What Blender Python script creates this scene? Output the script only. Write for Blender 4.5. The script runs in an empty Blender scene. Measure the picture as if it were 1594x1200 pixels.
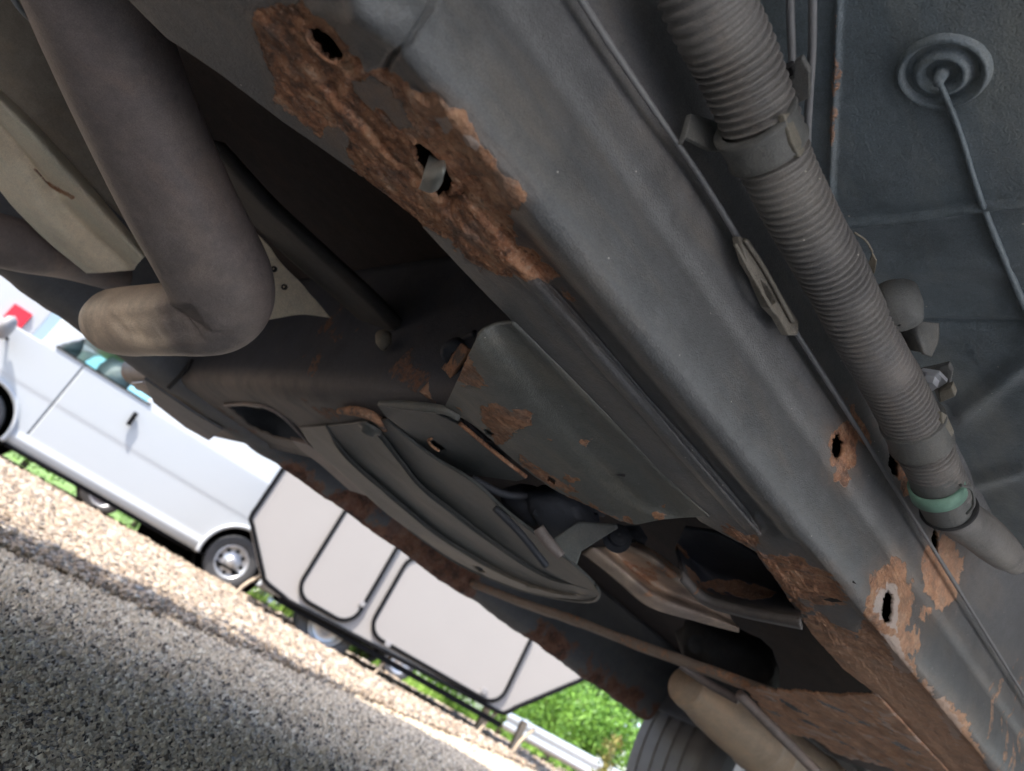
import bpy, bmesh, math, random
import numpy as np
from mathutils import Vector, Matrix
R = math.radians
random.seed(7); rng = np.random.default_rng(7)
sc = bpy.context.scene
# ------------------------------------------------------------------ camera, world, sun, exposure
# world axes: X runs along the truck, Y across it, Z up; the camera lies under the truck
CF, ROLL, PITCH, HEAD, CZ = 1200., R(29.5), R(21.4), R(54), .20
hd = np.array([math.cos(HEAD), math.sin(HEAD), 0]); rt = np.array([math.sin(HEAD), -math.cos(HEAD), 0]); zz = np.array([0, 0, 1.])
FW = hd*math.cos(PITCH)+zz*math.sin(PITCH); CU = zz*math.cos(PITCH)-hd*math.sin(PITCH)
IR = rt*math.cos(ROLL)+CU*math.sin(ROLL); IU = -rt*math.sin(ROLL)+CU*math.cos(ROLL)
CO = np.array([0, 0, CZ])
cam = bpy.data.cameras.new('camera'); camo = bpy.data.objects.new('camera', cam); sc.collection.objects.link(camo)
cam.sensor_width = 36; cam.lens = 36*CF/1594; cam.clip_start = .01; cam.clip_end = 2000
M = Matrix(((IR[0], IU[0], -FW[0], CO[0]), (IR[1], IU[1], -FW[1], CO[1]), (IR[2], IU[2], -FW[2], CO[2]), (0, 0, 0, 1)))
camo.matrix_world = M
cam.dof.use_dof = True; cam.dof.focus_distance = .56; cam.dof.aperture_fstop = 9.0
sc.camera = camo
w = bpy.data.worlds.new('World'); sc.world = w; w.use_nodes = True
nt = w.node_tree; bg = nt.nodes['Background']; sky = nt.nodes.new('ShaderNodeTexSky')
SUN_EL, SUN_AZ = R(54), R(188)        # azimuth of the sun in world X/Y
sky.sky_type = 'NISHITA'; sky.dust_density = 1.8; sky.air_density = .9; sky.sun_disc = False; sky.sun_elevation = SUN_EL; sky.sun_rotation = R(90)-SUN_AZ
nt.links.new(sky.outputs[0], bg.inputs[0]); bg.inputs[1].default_value = .15
sl = bpy.data.lights.new('sun', 'SUN'); so = bpy.data.objects.new('sun', sl); sc.collection.objects.link(so)
sl.energy = 3.0; sl.angle = R(.6); sl.color = (1, .95, .87)
sv = Vector((math.cos(SUN_EL)*math.cos(SUN_AZ), math.cos(SUN_EL)*math.sin(SUN_AZ), math.sin(SUN_EL)))
so.rotation_euler = sv.to_track_quat('Z', 'Y').to_euler()
sc.view_settings.view_transform = 'Standard'; sc.view_settings.look = 'None'; sc.view_settings.gamma = 1
sc.view_settings.exposure = 2.0
sc.render.engine = 'CYCLES'; sc.cycles.max_bounces = 8; sc.cycles.diffuse_bounces = 6

# ------------------------------------------------------------------ helpers
def ray(px, py): return FW*CF+IR*(px-797)+IU*(600-py)
def PZ(px, py, z):                       # point of a horizontal plane
    d = ray(px, py); return CO+d*((z-CZ)/d[2])
def PY(px, py, y):
    d = ray(px, py); return CO+d*(y/d[1])
def PX(px, py, x):
    d = ray(px, py); return CO+d*(x/d[0])
def PD(px, py, dist):
    d = ray(px, py); return CO+d*(dist/np.linalg.norm(d))
def pix(P):
    d = P-CO; wv = d@FW; return np.stack([797+CF*(d@IR)/wv, 600-CF*(d@IU)/wv], -1)

def h3(i, j, k, seed):
    n = (i.astype(np.int64)*374761393+j.astype(np.int64)*668265263+k.astype(np.int64)*2147483647+seed*974711) & 0xffffffff
    n = ((n ^ (n >> 13))*1274126177) & 0xffffffff
    n = ((n ^ (n >> 16))*2246822519) & 0xffffffff
    return ((n ^ (n >> 15)) & 0xffff)/65535.
def vnoise(P, s, seed=0):
    Q = P*s; I = np.floor(Q); f = Q-I; f = f*f*(3-2*f); I = I.astype(np.int64); o = 0
    for a in (0, 1):
        for b in (0, 1):
            for c in (0, 1):
                wgt = (f[..., 0] if a else 1-f[..., 0])*(f[..., 1] if b else 1-f[..., 1])*(f[..., 2] if c else 1-f[..., 2])
                o = o+wgt*h3(I[..., 0]+a, I[..., 1]+b, I[..., 2]+c, seed)
    return o
def fbm(P, s, n=4, seed=0):
    o = 0; a = .5; t = 0
    for i in range(n):
        o = o+a*vnoise(P, s, seed+i*17); t += a; a *= .55; s *= 2.03
    return o/t
def sstep(a, b, x):
    t = np.clip((x-a)/(b-a), 0, 1); return t*t*(3-2*t)
def sdf(q, poly):                        # signed distance (negative inside) of points q to a polygon
    poly = np.array(poly, float); n = len(poly); d = np.full(q.shape[:-1], 1e18); ins = np.zeros(q.shape[:-1], bool)
    for i in range(n):
        a = poly[i]; b = poly[(i+1) % n]; e = b-a; wv = q-a
        t = np.clip((wv@e)/(e@e+1e-9), 0, 1); r = wv-t[..., None]*e; d = np.minimum(d, (r*r).sum(-1))
        c = ((a[1] > q[..., 1]) != (b[1] > q[..., 1])) & (q[..., 0] < (b[0]-a[0])*(q[..., 1]-a[1])/((b[1]-a[1]) or 1e-9)+a[0]); ins ^= c
    d = np.sqrt(d); return np.where(ins, -d, d)
def catmull(pts, n):
    P = np.array(pts, float); m = len(P)
    if m < 3:
        t = np.linspace(0, 1, n)[:, None]; return P[0]*(1-t)+P[-1]*t
    E = np.vstack([2*P[0]-P[1], P, 2*P[-1]-P[-2]])
    L = np.r_[0, np.cumsum(np.linalg.norm(np.diff(P, axis=0), axis=1))]; u = np.interp(np.linspace(0, L[-1], n), L, np.arange(m))
    i = np.minimum(u.astype(int), m-2); f = (u-i)[:, None]
    a, b, c, d = E[i], E[i+1], E[i+2], E[i+3]
    return .5*((2*b)+(c-a)*f+(2*a-5*b+4*c-d)*f*f+(3*b-a-3*c+d)*f**3)

def link(o, parent=None):
    sc.collection.objects.link(o)
    if parent is not None: o.parent = parent
    return o
def mesh_obj(name, V, F, mat, parent=None, smooth=True, thick=0, bevel=0, attrs=None, offset=-1):
    me = bpy.data.meshes.new(name); V = np.asarray(V, float).reshape(-1, 3)
    if parent is not None and parent.type == 'EMPTY' or parent is not None:
        V = V-np.array(wloc(parent))
    if isinstance(F, np.ndarray):
        k = F.shape[1]; me.vertices.add(len(V)); me.vertices.foreach_set('co', V.ravel().astype(np.float32))
        me.loops.add(F.size); me.loops.foreach_set('vertex_index', F.ravel().astype(np.int32))
        me.polygons.add(len(F)); me.polygons.foreach_set('loop_start', np.arange(0, F.size, k, dtype=np.int32)); me.update(calc_edges=True)
    else:
        me.from_pydata([tuple(v) for v in V], [], F); me.update()
    if smooth: me.polygons.foreach_set('use_smooth', np.ones(len(me.polygons), bool))
    for kx, v in (attrs or {}).items():
        a = me.attributes.new(kx, 'FLOAT', 'POINT'); a.data.foreach_set('value', np.asarray(v, np.float32).ravel())
    me.materials.append(mat); o = bpy.data.objects.new(name, me)
    if thick:
        m = o.modifiers.new('s', 'SOLIDIFY'); m.thickness = thick; m.offset = offset
    if bevel:
        m = o.modifiers.new('b', 'BEVEL'); m.width = bevel; m.segments = 2; m.limit_method = 'ANGLE'; m.angle_limit = R(35)
    return link(o, parent)
def wloc(o):
    v = Vector((0, 0, 0))
    while o is not None: v += o.location; o = o.parent
    return v
def thing(name, label, cat, loc=(0, 0, 0), group=None):
    o = bpy.data.objects.new(name, None); sc.collection.objects.link(o); o.location = loc; o['label'] = label; o['category'] = cat
    if group: o['group'] = group
    return o
def tag(o, label, cat, group=None):
    o['label'] = label; o['category'] = cat
    if group: o['group'] = group
    return o
def gridF(nu, nv, keep=None):
    i = np.arange((nu-1)*(nv-1)); a = (i//(nv-1))*nv+i % (nv-1)
    F = np.stack([a, a+nv, a+nv+1, a+1], 1)
    return F if keep is None else F[keep.ravel()]
def grid_obj(name, P, mat, parent=None, keep=None, thick=.003, attrs=None, offset=-1, smooth=True):
    nu, nv = P.shape[:2]; return mesh_obj(name, P.reshape(-1, 3), gridF(nu, nv, keep), mat, parent, smooth, thick, 0, attrs, offset)
def loft(rows, nu, nv):                  # rows of 3-D polylines -> smooth grid (nu along rows, nv across)
    A = np.array([catmull(r, nu) for r in rows]); return np.array([catmull(A[:, i], nv) for i in range(nu)])
def zrow(z, *pts): return [PZ(x, y, z if np.isscalar(z) else z[i]) for i, (x, y) in enumerate(pts)]
def tube(name, pts, rad, mat, parent=None, n=200, seg=28, rib=None, cap=True, flat=None, attrs=None):
    C = catmull(pts, n); r = np.interp(np.linspace(0, 1, n), np.linspace(0, 1, len(np.atleast_1d(rad))), np.atleast_1d(rad)) if np.ndim(rad) else np.full(n, rad)
    L = np.r_[0, np.cumsum(np.linalg.norm(np.diff(C, axis=0), axis=1))]
    if rib is not None: r = r+rib(L)
    T = np.gradient(C, axis=0); T /= np.linalg.norm(T, axis=1)[:, None]
    N = np.zeros_like(T); up = np.array([.03, .02, 1.]) if abs(T[0][2]) < .9 else np.array([1., 0, 0])
    N[0] = np.cross(T[0], up); N[0] /= np.linalg.norm(N[0])
    for i in range(1, n):
        v = N[i-1]-T[i]*(N[i-1]@T[i]); N[i] = v/np.linalg.norm(v)
    B = np.cross(T, N); a = np.linspace(0, 2*math.pi, seg, endpoint=False)
    V = C[:, None]+r[:, None, None]*(np.cos(a)[None, :, None]*N[:, None]+np.sin(a)[None, :, None]*B[:, None])
    i = np.arange((n-1)*seg); k = i//seg; j = i % seg
    F = np.stack([k*seg+j, (k+1)*seg+j, (k+1)*seg+(j+1) % seg, k*seg+(j+1) % seg], 1)
    Vv = V.reshape(-1, 3); Fl = F
    if cap:
        Fl = [tuple(int(q) for q in f) for f in F]+[tuple(range(seg)), tuple(range((n-1)*seg+seg-1, (n-1)*seg-1, -1))]
    return mesh_obj(name, Vv, Fl, mat, parent, True, attrs=attrs)
def plate(name, pts, mat, parent=None, thick=.004, bevel=.0012, holes=(), sub=None):
    # flat polygon through 3-D points with holes, real thickness downward
    bm = bmesh.new(); es = []
    for ring in [pts]+list(holes):
        vs = [bm.verts.new(p) for p in ring]
        for i in range(len(vs)): es.append(bm.edges.new((vs[i], vs[(i+1) % len(vs)])))
    bmesh.ops.triangle_fill(bm, use_beauty=True, use_dissolve=False, edges=es)
    off = np.array(wloc(parent)) if parent is not None else np.zeros(3)
    for v in bm.verts: v.co -= Vector(off)
    me = bpy.data.meshes.new(name); bm.to_mesh(me); bm.free(); me.materials.append(mat); o = bpy.data.objects.new(name, me)
    m = o.modifiers.new('s', 'SOLIDIFY'); m.thickness = thick; m.offset = 0
    if bevel:
        m = o.modifiers.new('b', 'BEVEL'); m.width = bevel; m.segments = 2; m.limit_method = 'ANGLE'; m.angle_limit = R(40)
    return link(o, parent)
def box(name, a, b, mat, parent=None, bevel=.003, rot=0):
    (x0, y0, z0), (x1, y1, z1) = a, b
    V = [(x, y, z) for x in (x0, x1) for y in (y0, y1) for z in (z0, z1)]
    F = [(0, 1, 3, 2), (4, 6, 7, 5), (0, 4, 5, 1), (2, 3, 7, 6), (0, 2, 6, 4), (1, 5, 7, 3)]
    return mesh_obj(name, V, F, mat, parent, False, bevel=bevel)
def lathe(name, c, ax, prof, mat, parent=None, seg=40, smooth=True):
    ax = Vector(ax).normalized(); u = ax.orthogonal().normalized(); v = ax.cross(u); c = Vector(c); V = []; F = []; n = len(prof)
    for k in range(seg):
        a = 2*math.pi*k/seg
        for (r, h) in prof: V.append(tuple(c+ax*h+(u*math.cos(a)+v*math.sin(a))*r))
    for k in range(seg):
        for i in range(n-1):
            F.append((k*n+i, k*n+i+1, ((k+1) % seg)*n+i+1, ((k+1) % seg)*n+i))
    o = mesh_obj(name, V, F, mat, parent, smooth)
    return o

# ------------------------------------------------------------------ materials
class N:
    def __init__(s, name):
        s.m = bpy.data.materials.new(name); s.m.use_nodes = True; s.t = s.m.node_tree; s.p = s.t.nodes['Principled BSDF']
        s.co = s.t.nodes.new('ShaderNodeTexCoord').outputs['Object']
    def n(s, ty, ins=None, **kw):
        x = s.t.nodes.new(ty)
        for k, v in kw.items(): setattr(x, k, v)
        for k, v in (ins or {}).items():
            if hasattr(v, 'is_linked') or isinstance(v, bpy.types.NodeSocket): s.t.links.new(v, x.inputs[k])
            else: x.inputs[k].default_value = v
        return x
    def noise(s, sc_, det=6, rough=.6, vec=None): return s.n('ShaderNodeTexNoise', {'Vector': vec or s.co, 'Scale': sc_, 'Detail': det, 'Roughness': rough}).outputs['Fac']
    def ramp(s, f, stops, interp='LINEAR'):
        x = s.n('ShaderNodeValToRGB', {0: f}); e = x.color_ramp; e.interpolation = interp
        while len(e.elements) < len(stops): e.elements.new(.5)
        for el, (p, c) in zip(e.elements, stops): el.position = p; el.color = (*c, 1) if len(c) == 3 else c
        return x.outputs[0]
    def mix(s, f, a, b): 
        x = s.n('ShaderNodeMix', data_type='RGBA')
        for i, v in ((0, f), (6, a), (7, b)):
            if isinstance(v, bpy.types.NodeSocket): s.t.links.new(v, x.inputs[i])
            else: x.inputs[i].default_value = v if not (isinstance(v, tuple) and len(v) == 3) else (*v, 1)
        return x.outputs[2]
    def math(s, op, a, b=0., clamp=False):
        x = s.n('ShaderNodeMath', operation=op, use_clamp=clamp)
        for i, v in ((0, a), (1, b)):
            if isinstance(v, bpy.types.NodeSocket): s.t.links.new(v, x.inputs[i])
            else: x.inputs[i].default_value = v
        return x.outputs[0]
    def attr(s, nm): return s.n('ShaderNodeAttribute', attribute_name=nm).outputs['Fac']
    def out(s, col=None, rough=.6, bump=None, metal=0, bstr=.3, bdist=.001, spec=.5):
        for k, v in (('Base Color', col), ('Roughness', rough), ('Metallic', metal), ('Specular IOR Level', spec)):
            if v is None: continue
            if isinstance(v, bpy.types.NodeSocket): s.t.links.new(v, s.p.inputs[k])
            else: s.p.inputs[k].default_value = (*v, 1) if isinstance(v, tuple) and len(v) == 3 else v
        if bump is not None:
            b = s.n('ShaderNodeBump', {'Height': bump, 'Strength': bstr, 'Distance': bdist}); s.t.links.new(b.outputs[0], s.p.inputs['Normal'])
        return s.m
def RUSTCOL(x, sc_=1.):
    a = x.ramp(x.noise(70*sc_, 8, .65), [(.26, (.11, .065, .048)), (.40, (.25, .13, .085)), (.50, (.48, .215, .115)), (.60, (.62, .33, .19)), (.76, (.66, .50, .39))])
    b = x.ramp(x.noise(19*sc_, 5, .6), [(.35, (.66, .66, .62)), (.6, (1, 1, 1))])
    return x.n('ShaderNodeMix', {0: 1., 6: a, 7: b}, data_type='RGBA', blend_type='MULTIPLY').outputs[2]
def M_coat(name, base, rustbias=0., rustmul=(1, 1, 1), dust=(.30, .26, .21), dustamt=.0, rough=.55, grain=900, sc_=1., speck=True):
    # dark undercoating paint with rust where the attribute says so, fine breakup at its edge
    x = N(name)
    n1 = x.noise(9*sc_, 4); n2 = x.noise(320*sc_, 3, .7); n3 = x.noise(60*sc_, 6, .7); n4 = x.noise(140*sc_, 5, .7)
    b0 = tuple(c*.74 for c in base); b1 = tuple(min(1, c*1.22) for c in base)
    col = x.mix(n1, b0, b1)
    col = x.mix(x.ramp(n3, [(.45, (0, 0, 0)), (.75, (.45, .45, .45))]), col, tuple(c*1.45+.01 for c in base))
    col = x.mix(x.ramp(n2, [(.3, (.25, .25, .25)), (.55, (0, 0, 0))]), col, tuple(c*.5 for c in base))
    if dustamt: col = x.mix(x.math('MULTIPLY', x.ramp(x.noise(6*sc_, 4), [(.35, (0, 0, 0)), (.65, (1, 1, 1))]), dustamt), col, dust)
    dattr = x.attr('dust'); col = x.mix(dattr, col, dust)
    mp = x.n('ShaderNodeMapping', {0: x.co, 3: (.25, 1., 1.)}).outputs[0]
    sm = x.noise(26*sc_, 6, .68, vec=mp); col = x.mix(x.ramp(sm, [(.48, (0, 0, 0)), (.68, (.6, .6, .6))]), col, tuple(min(.8, c*k) for c, k in zip(base, (1.65, 1.42, 1.18))))
    dk = x.noise(17*sc_, 7, .7); col = x.mix(x.ramp(dk, [(.34, (.45, .45, .45)), (.48, (0, 0, 0))]), col, tuple(c*.5 for c in base))
    gr = x.ramp(x.noise(1250, 3, .7), [(.28, (.74, .74, .74)), (.72, (1.28, 1.28, 1.28))]); col = x.n('ShaderNodeMix', {0: 1., 6: col, 7: gr}, data_type='RGBA', blend_type='MULTIPLY').outputs[2]
    if speck:
        vo = x.n('ShaderNodeTexVoronoi', {'Vector': x.co, 'Scale': 85.*sc_, 'Randomness': 1.})
        sp = x.ramp(vo.outputs['Distance'], [(.035, (1, 1, 1)), (.06, (0, 0, 0))])
        gate = x.math('GREATER_THAN', x.n('ShaderNodeSeparateColor', {0: vo.outputs['Color']}).outputs[0], .60)
        col = x.mix(x.math('MULTIPLY', sp, gate), col, (.58, .55, .49))
    ra = x.math('ADD', x.attr('rust'), x.math('ADD', x.math('MULTIPLY', x.math('SUBTRACT', n4, .5), .75), x.math('MULTIPLY', x.math('SUBTRACT', x.noise(480*sc_, 4, .7), .5), .5)))
    ra = x.math('ADD', ra, rustbias)
    rm = x.ramp(ra, [(.40, (0, 0, 0)), (.48, (.55, .55, .55)), (.60, (1, 1, 1))]); col = x.mix(x.math('MULTIPLY', x.attr('halo'), x.ramp(n3, [(.33, (.25, .25, .25)), (.62, (1, 1, 1))])), col, (.26, .175, .125))
    rc = RUSTCOL(x, sc_)
    rc = x.mix(x.ramp(x.noise(38*sc_, 6, .65), [(.52, (0, 0, 0)), (.66, (.6, .6, .6))]), rc, (.26, .22, .19))
    rc = x.mix(x.ramp(x.noise(210*sc_, 5, .75), [(.34, (.8, .8, .8)), (.47, (0, 0, 0))]), rc, (.10, .065, .05))
    rc = x.mix(x.ramp(x.noise(420*sc_, 4, .7), [(.55, (0, 0, 0)), (.68, (.6, .6, .6))]), rc, (.62, .42, .30))
    rc = x.n('ShaderNodeMix', {0: 1., 6: rc, 7: (*rustmul, 1)}, data_type='RGBA', blend_type='MULTIPLY').outputs[2]
    edge = x.ramp(ra, [(.44, (0, 0, 0)), (.50, (.9, .9, .9)), (.58, (0, 0, 0))]); rc = x.mix(edge, rc, (.66*rustmul[0], .34*rustmul[1], .19*rustmul[2]))
    rc = x.mix(x.ramp(x.math('ADD', x.attr('pale'), x.math('MULTIPLY', x.math('SUBTRACT', n4, .5), .9)), [(.42, (0, 0, 0)), (.75, (.75, .75, .75))]), rc, (.50, .47, .46))
    rc = x.mix(x.math('MULTIPLY', x.attr('tan'), .48), rc, (.76, .47, .31))
    col = x.mix(rm, col, rc)
    h = x.math('ADD', x.math('MULTIPLY', n2, .5), x.math('MULTIPLY', x.math('MULTIPLY', n3, rm), 3.))
    h = x.math('ADD', h, x.math('MULTIPLY', x.noise(grain*sc_, 2), .6))
    ro = x.math('ADD', x.math('MULTIPLY', rm, .3), rough)
    h = x.math('ADD', h, x.math('MULTIPLY', x.noise(85, 4, .6), .5))
    return x.out(col, ro, h, bstr=.6, bdist=.0014)
def M_simple(name, base, rough=.6, var=.25, sc_=40, metal=0, bstr=.2, bd=.001, spec=.5):
    x = N(name); n1 = x.noise(sc_, 6); col = x.mix(n1, tuple(c*(1-var) for c in base), tuple(min(1, c*(1+var)) for c in base))
    return x.out(col, rough, x.noise(sc_*6, 4), metal=metal, bstr=bstr, bdist=bd, spec=spec)
mt = {}
mt['coat'] = M_coat('undercoat', (.130, .131, .135), rough=.40)
mt['cover'] = M_coat('undercoat_olive', (.150, .156, .148), rough=.5)
mt['arm'] = M_coat('undercoat_arm', (.080, .089, .092), rough=.45, speck=False)
mt['cross'] = M_coat('undercoat_dark', rustmul=(.5, .5, .55), base= (.048, .054, .070), rough=.6, dust=(.26, .21, .17), sc_=.7, speck=False)
mt['floor'] = M_coat('undercoat_floor', (.165, .200, .220), rough=.38, sc_=.8, dust=(.2, .19, .18))
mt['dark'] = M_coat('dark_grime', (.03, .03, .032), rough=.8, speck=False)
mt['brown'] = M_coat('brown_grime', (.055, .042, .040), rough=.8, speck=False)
mt['rocker'] = M_coat('rusty_rocker', rustmul=(.42, .42, .5), base= (.10, .108, .125), rustbias=.02, rough=.6, sc_=.35, speck=False)
mt['rusty'] = M_coat('rusty_steel', (.15, .13, .12), rustbias=.5, dust=(.46, .35, .27), rough=.7, sc_=.5, speck=False)
mt['exh'] = M_coat('exhaust_steel', (.21, .178, .172), rough=.5, dust=(.80, .63, .49), sc_=.5, speck=False)
mt['shield'] = M_coat('heat_shield', (.86, .73, .56), rough=.55, dust=(.86, .72, .54), sc_=.4, speck=False)
mt['hose'] = M_coat('hose_plastic', (.145, .142, .145), rough=.5, dust=(.30, .27, .23), dustamt=.5, sc_=1.)
mt['clip'] = M_coat('clip_plastic', (.115, .12, .12), rough=.55, dust=(.22, .2, .16), dustamt=.25)
mt['clipd'] = M_coat('clip_dusty', (.22, .20, .16), rough=.6)
mt['cable'] = M_simple('cable_sleeve', (.22, .22, .225), .45, .2, 200)
mt['green'] = M_simple('green_paint', (.20, .36, .28), .6, .3, 200)
mt['white'] = M_simple('white_paint_van', (.38, .395, .41), .28, .02, 2, bstr=.0)
mt['tire'] = M_simple('tyre_rubber', (.055, .055, .058), .75, .3, 30)
mt['tire2'] = M_simple('tyre_rubber_dusty', (.15, .14, .13), .8, .25, 30)
mt['alloy'] = M_simple('wheel_metal', (.55, .56, .58), .35, .1, 20, metal=.6)
mt['black'] = M_simple('black_trim', (.008, .008, .009), .9, spec=.1, var=.2, sc_=20)
mt['trail'] = M_simple('trailer_panel', (.255, .235, .222), .5, .04, 3)
mt['grey'] = M_simple('grey_plastic', (.22, .21, .21), .5, .3, 12)
mt['galv'] = M_simple('galvanised_steel', (.50, .53, .56), .4, .1, 8, metal=.3)
mt['wood'] = M_simple('weathered_wood', (.36, .28, .20), .8, .3, 12)
mt['red'] = M_simple('red_lens', (.65, .01, .03), .3, .1, 8)
mt['redpaint'] = M_simple('dark_red_paint', (.35, .02, .03), .3, .1, 8)
x = N('window_glass'); x.p.inputs['Base Color'].default_value = (.68, .82, .80, 1); x.p.inputs['Roughness'].default_value = .03; x.p.inputs['Transmission Weight'].default_value = 1; x.p.inputs['IOR'].default_value = 1.02; mt['glass'] = x.m
x = N('asphalt'); n1 = x.noise(260, 8, .7); c = x.ramp(n1, [(.33, (.05, .038, .028)), (.46, (.22, .172, .122)), (.58, (.46, .365, .255)), (.72, (.64, .52, .375))])
c = x.mix(x.ramp(x.noise(1.2, 4), [(.4, (0, 0, 0)), (.7, (.35, .35, .35))]), c, (.22, .20, .18)); mt['asphalt'] = x.out(c, .85, n1, bstr=.9, bdist=.004)
def M_stone(name, stops, rough=.85):
    x = N(name); c = x.ramp(x.attr('tone'), stops)
    c = x.n('ShaderNodeMix', {0: .6, 6: c, 7: x.ramp(x.noise(120, 5, .7), [(.3, (.5, .5, .5)), (.65, (1, 1, 1))])}, data_type='RGBA', blend_type='MULTIPLY').outputs[2]
    return x.out(c, rough, x.noise(300, 4), bstr=.4, bdist=.001)
mt['chips'] = M_stone('asphalt_chips', [(0, (.045, .033, .023)), (.24, (.13, .097, .066)), (.38, (.54, .415, .275)), (.75, (.72, .57, .39)), (1, (.88, .75, .55))])
mt['gravel'] = M_stone('gravel_stone', [(0, (.10, .07, .045)), (.3, (.20, .145, .10)), (.6, (.31, .235, .165)), (1, (.43, .37, .30))])
x = N('gravel_bed'); n1 = x.noise(40, 8, .7); mt['bed'] = x.out(x.ramp(n1, [(.35, (.12, .08, .05)), (.5, (.24, .17, .115)), (.68, (.34, .265, .2))]), .9, n1, bstr=.9, bdist=.02)
x = N('earth_grass'); n1 = x.noise(3, 8, .7); mt['soil'] = x.out(x.ramp(n1, [(.35, (.05, .10, .02)), (.6, (.16, .26, .04)), (.75, (.25, .3, .08))]), .9, n1, bstr=.5, bdist=.03)
def M_leaf(name, a, b):
    x = N(name); c = x.ramp(x.attr('tone'), [(0, a), (1, b)]); m = x.out(c, .55); x.p.inputs['Transmission Weight'].default_value = 0
    tr = x.n('ShaderNodeBsdfTranslucent', {0: c}); mx = x.n('ShaderNodeMixShader', {0: .35}); x.t.links.new(x.p.outputs[0], mx.inputs[1]); x.t.links.new(tr.outputs[0], mx.inputs[2])
    x.t.links.new(mx.outputs[0], x.t.nodes['Material Output'].inputs[0]); return m
mt['leaf'] = M_leaf('leaves', (.05, .13, .015), (.20, .38, .05))
mt['leafd'] = M_leaf('leaves_dark', (.025, .07, .015), (.09, .18, .03))
mt['blade'] = M_leaf('grass_blades', (.10, .20, .02), (.32, .48, .08))
mt['bark'] = M_simple('bark', (.12, .09, .065), .9, .3, 10)
mt['dry'] = M_leaf('weed_stem_leaf', (.10, .10, .02), (.25, .22, .06))

# ------------------------------------------------------------------ ground
def sheet(name, poly, z, mat):
    o = mesh_obj(name, [(a, b, z) for a, b in poly], [tuple(range(len(poly)))], mat, None, False); o['kind'] = 'structure'; return o
sheet('ground', [(-300, -300), (300, -300), (300, 300), (-300, 300)], -.03, mt['soil'])
E0 = np.array([.53, 2.30]); ED = np.array([math.cos(R(29.5)), math.sin(R(29.5))]); EN = np.array([-ED[1], ED[0]])
def gp(s, t): return tuple(E0+ED*s+EN*t)
sheet('gravel_verge', [gp(-40, -.4), gp(60, -.4), (60, 38.), (18.7, 16.8), (15.1, 16.1), (9.2, 13.), (6.2, 11.8), (4.6, 12.6), (3., 30), (-40, 30)], -.012, mt['bed'])
sheet('added_bounce_apron', [(-12, -14), (14, -14), (14, -.62), (-12, -.62)], .004, M_simple('pale_bounce_slab', (.58, .56, .53), .85, .1, 8))  # unseen pale slab, added to bounce sunlight up under the truck
# asphalt: a fine sheet near the camera, plain farther out
ae = [gp(s, .05*math.sin(s*2.1)+.04*math.sin(s*5.3+1)) for s in np.linspace(-40, 60, 400)]
sheet('asphalt_road', ae+[(80, -60), (-80, -60)], 0., mt['asphalt'])
def pebbles(name, pos, size, mat, tone, label=None, sub=0):
    # many small faceted stones as one countless mass
    base = np.array([(1, 0, 0), (-1, 0, 0), (0, 1, 0), (0, -1, 0), (0, 0, 1), (0, 0, -1), (.62, .62, .5), (-.62, .62, .5), (.62, -.62, .5), (-.62, -.62, .5)], float)
    n = len(pos); 
    # a cube-like hull of 8 jittered corners + top
    cube = np.array([(a, b, c) for a in (-1, 1) for b in (-1, 1) for c in (-1, 1)], float)*.62
    f = np.array([(0, 1, 3, 2), (4, 6, 7, 5), (0, 4, 5, 1), (2, 3, 7, 6), (0, 2, 6, 4), (1, 5, 7, 3)])
    V = cube[None]+rng.uniform(-.34, .34, (n, 8, 3)); V = V*(size[:, None, None]*rng.uniform(.6, 1.25, (n, 1, 3)))
    a = rng.uniform(0, 2*math.pi, n); b = rng.uniform(-.6, .6, n)
    ca, sa = np.cos(a), np.sin(a); cb, sb = np.cos(b), np.sin(b)
    x, y, z = V[..., 0], V[..., 1], V[..., 2]
    y, z = y*cb[:, None]-z*sb[:, None], y*sb[:, None]+z*cb[:, None]
    x, y = x*ca[:, None]-y*sa[:, None], x*sa[:, None]+y*ca[:, None]
    V = np.stack([x, y, z], -1)+pos[:, None]
    F = (f[None]+(np.arange(n)*8)[:, None, None]).reshape(-1, 4)
    o = mesh_obj(name, V, F, mat, None, False, attrs={'tone': np.repeat(tone, 8)}); o['kind'] = 'stuff'; return o
def wedge_points(n, r0, r1, a0, a1, power=1.):
    r = r0*(r1/r0)**(rng.random(n)**power); a = R(a0)+(R(a1)-R(a0))*rng.random(n); return np.stack([r*np.cos(a), r*np.sin(a)], 1)
q = wedge_points(260000, .35, 7., 30, 112)
side = (q-E0)@EN
q = q[side < .03]; d = np.linalg.norm(q, axis=1)
sz = rng.uniform(.0013, .0055, len(q))*np.clip(d/1.0, .85, 1.9)
def chips(name, pos, size, mat, tone):
    n = len(pos); b = np.array([(1, 0, 0), (0, 1, 0), (-1, 0, 0), (0, -1, 0), (0, 0, .75)], float)
    V = (b[None]+rng.uniform(-.35, .35, (n, 5, 3)))*(size[:, None, None]*rng.uniform(.6, 1.3, (n, 1, 3))); V[:, :4, 2] = -size[:, None]*.3
    a = rng.uniform(0, 6.283, n); ca, sa = np.cos(a)[:, None], np.sin(a)[:, None]; x_, y_ = V[..., 0]*ca-V[..., 1]*sa, V[..., 0]*sa+V[..., 1]*ca
    V = np.stack([x_, y_, V[..., 2]], -1)+pos[:, None]; F = (np.array([(0, 1, 4), (1, 2, 4), (2, 3, 4), (3, 0, 4)])[None]+(np.arange(n)*5)[:, None, None]).reshape(-1, 3)
    o = mesh_obj(name, V, F, mat, None, False, attrs={'tone': np.repeat(tone, 5)}); o['kind'] = 'stuff'; return o
o = chips('asphalt_aggregate', np.c_[q, sz*.0], sz, mt['chips'], np.clip(rng.normal(.55, .28, len(q)), 0, 1))
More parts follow.
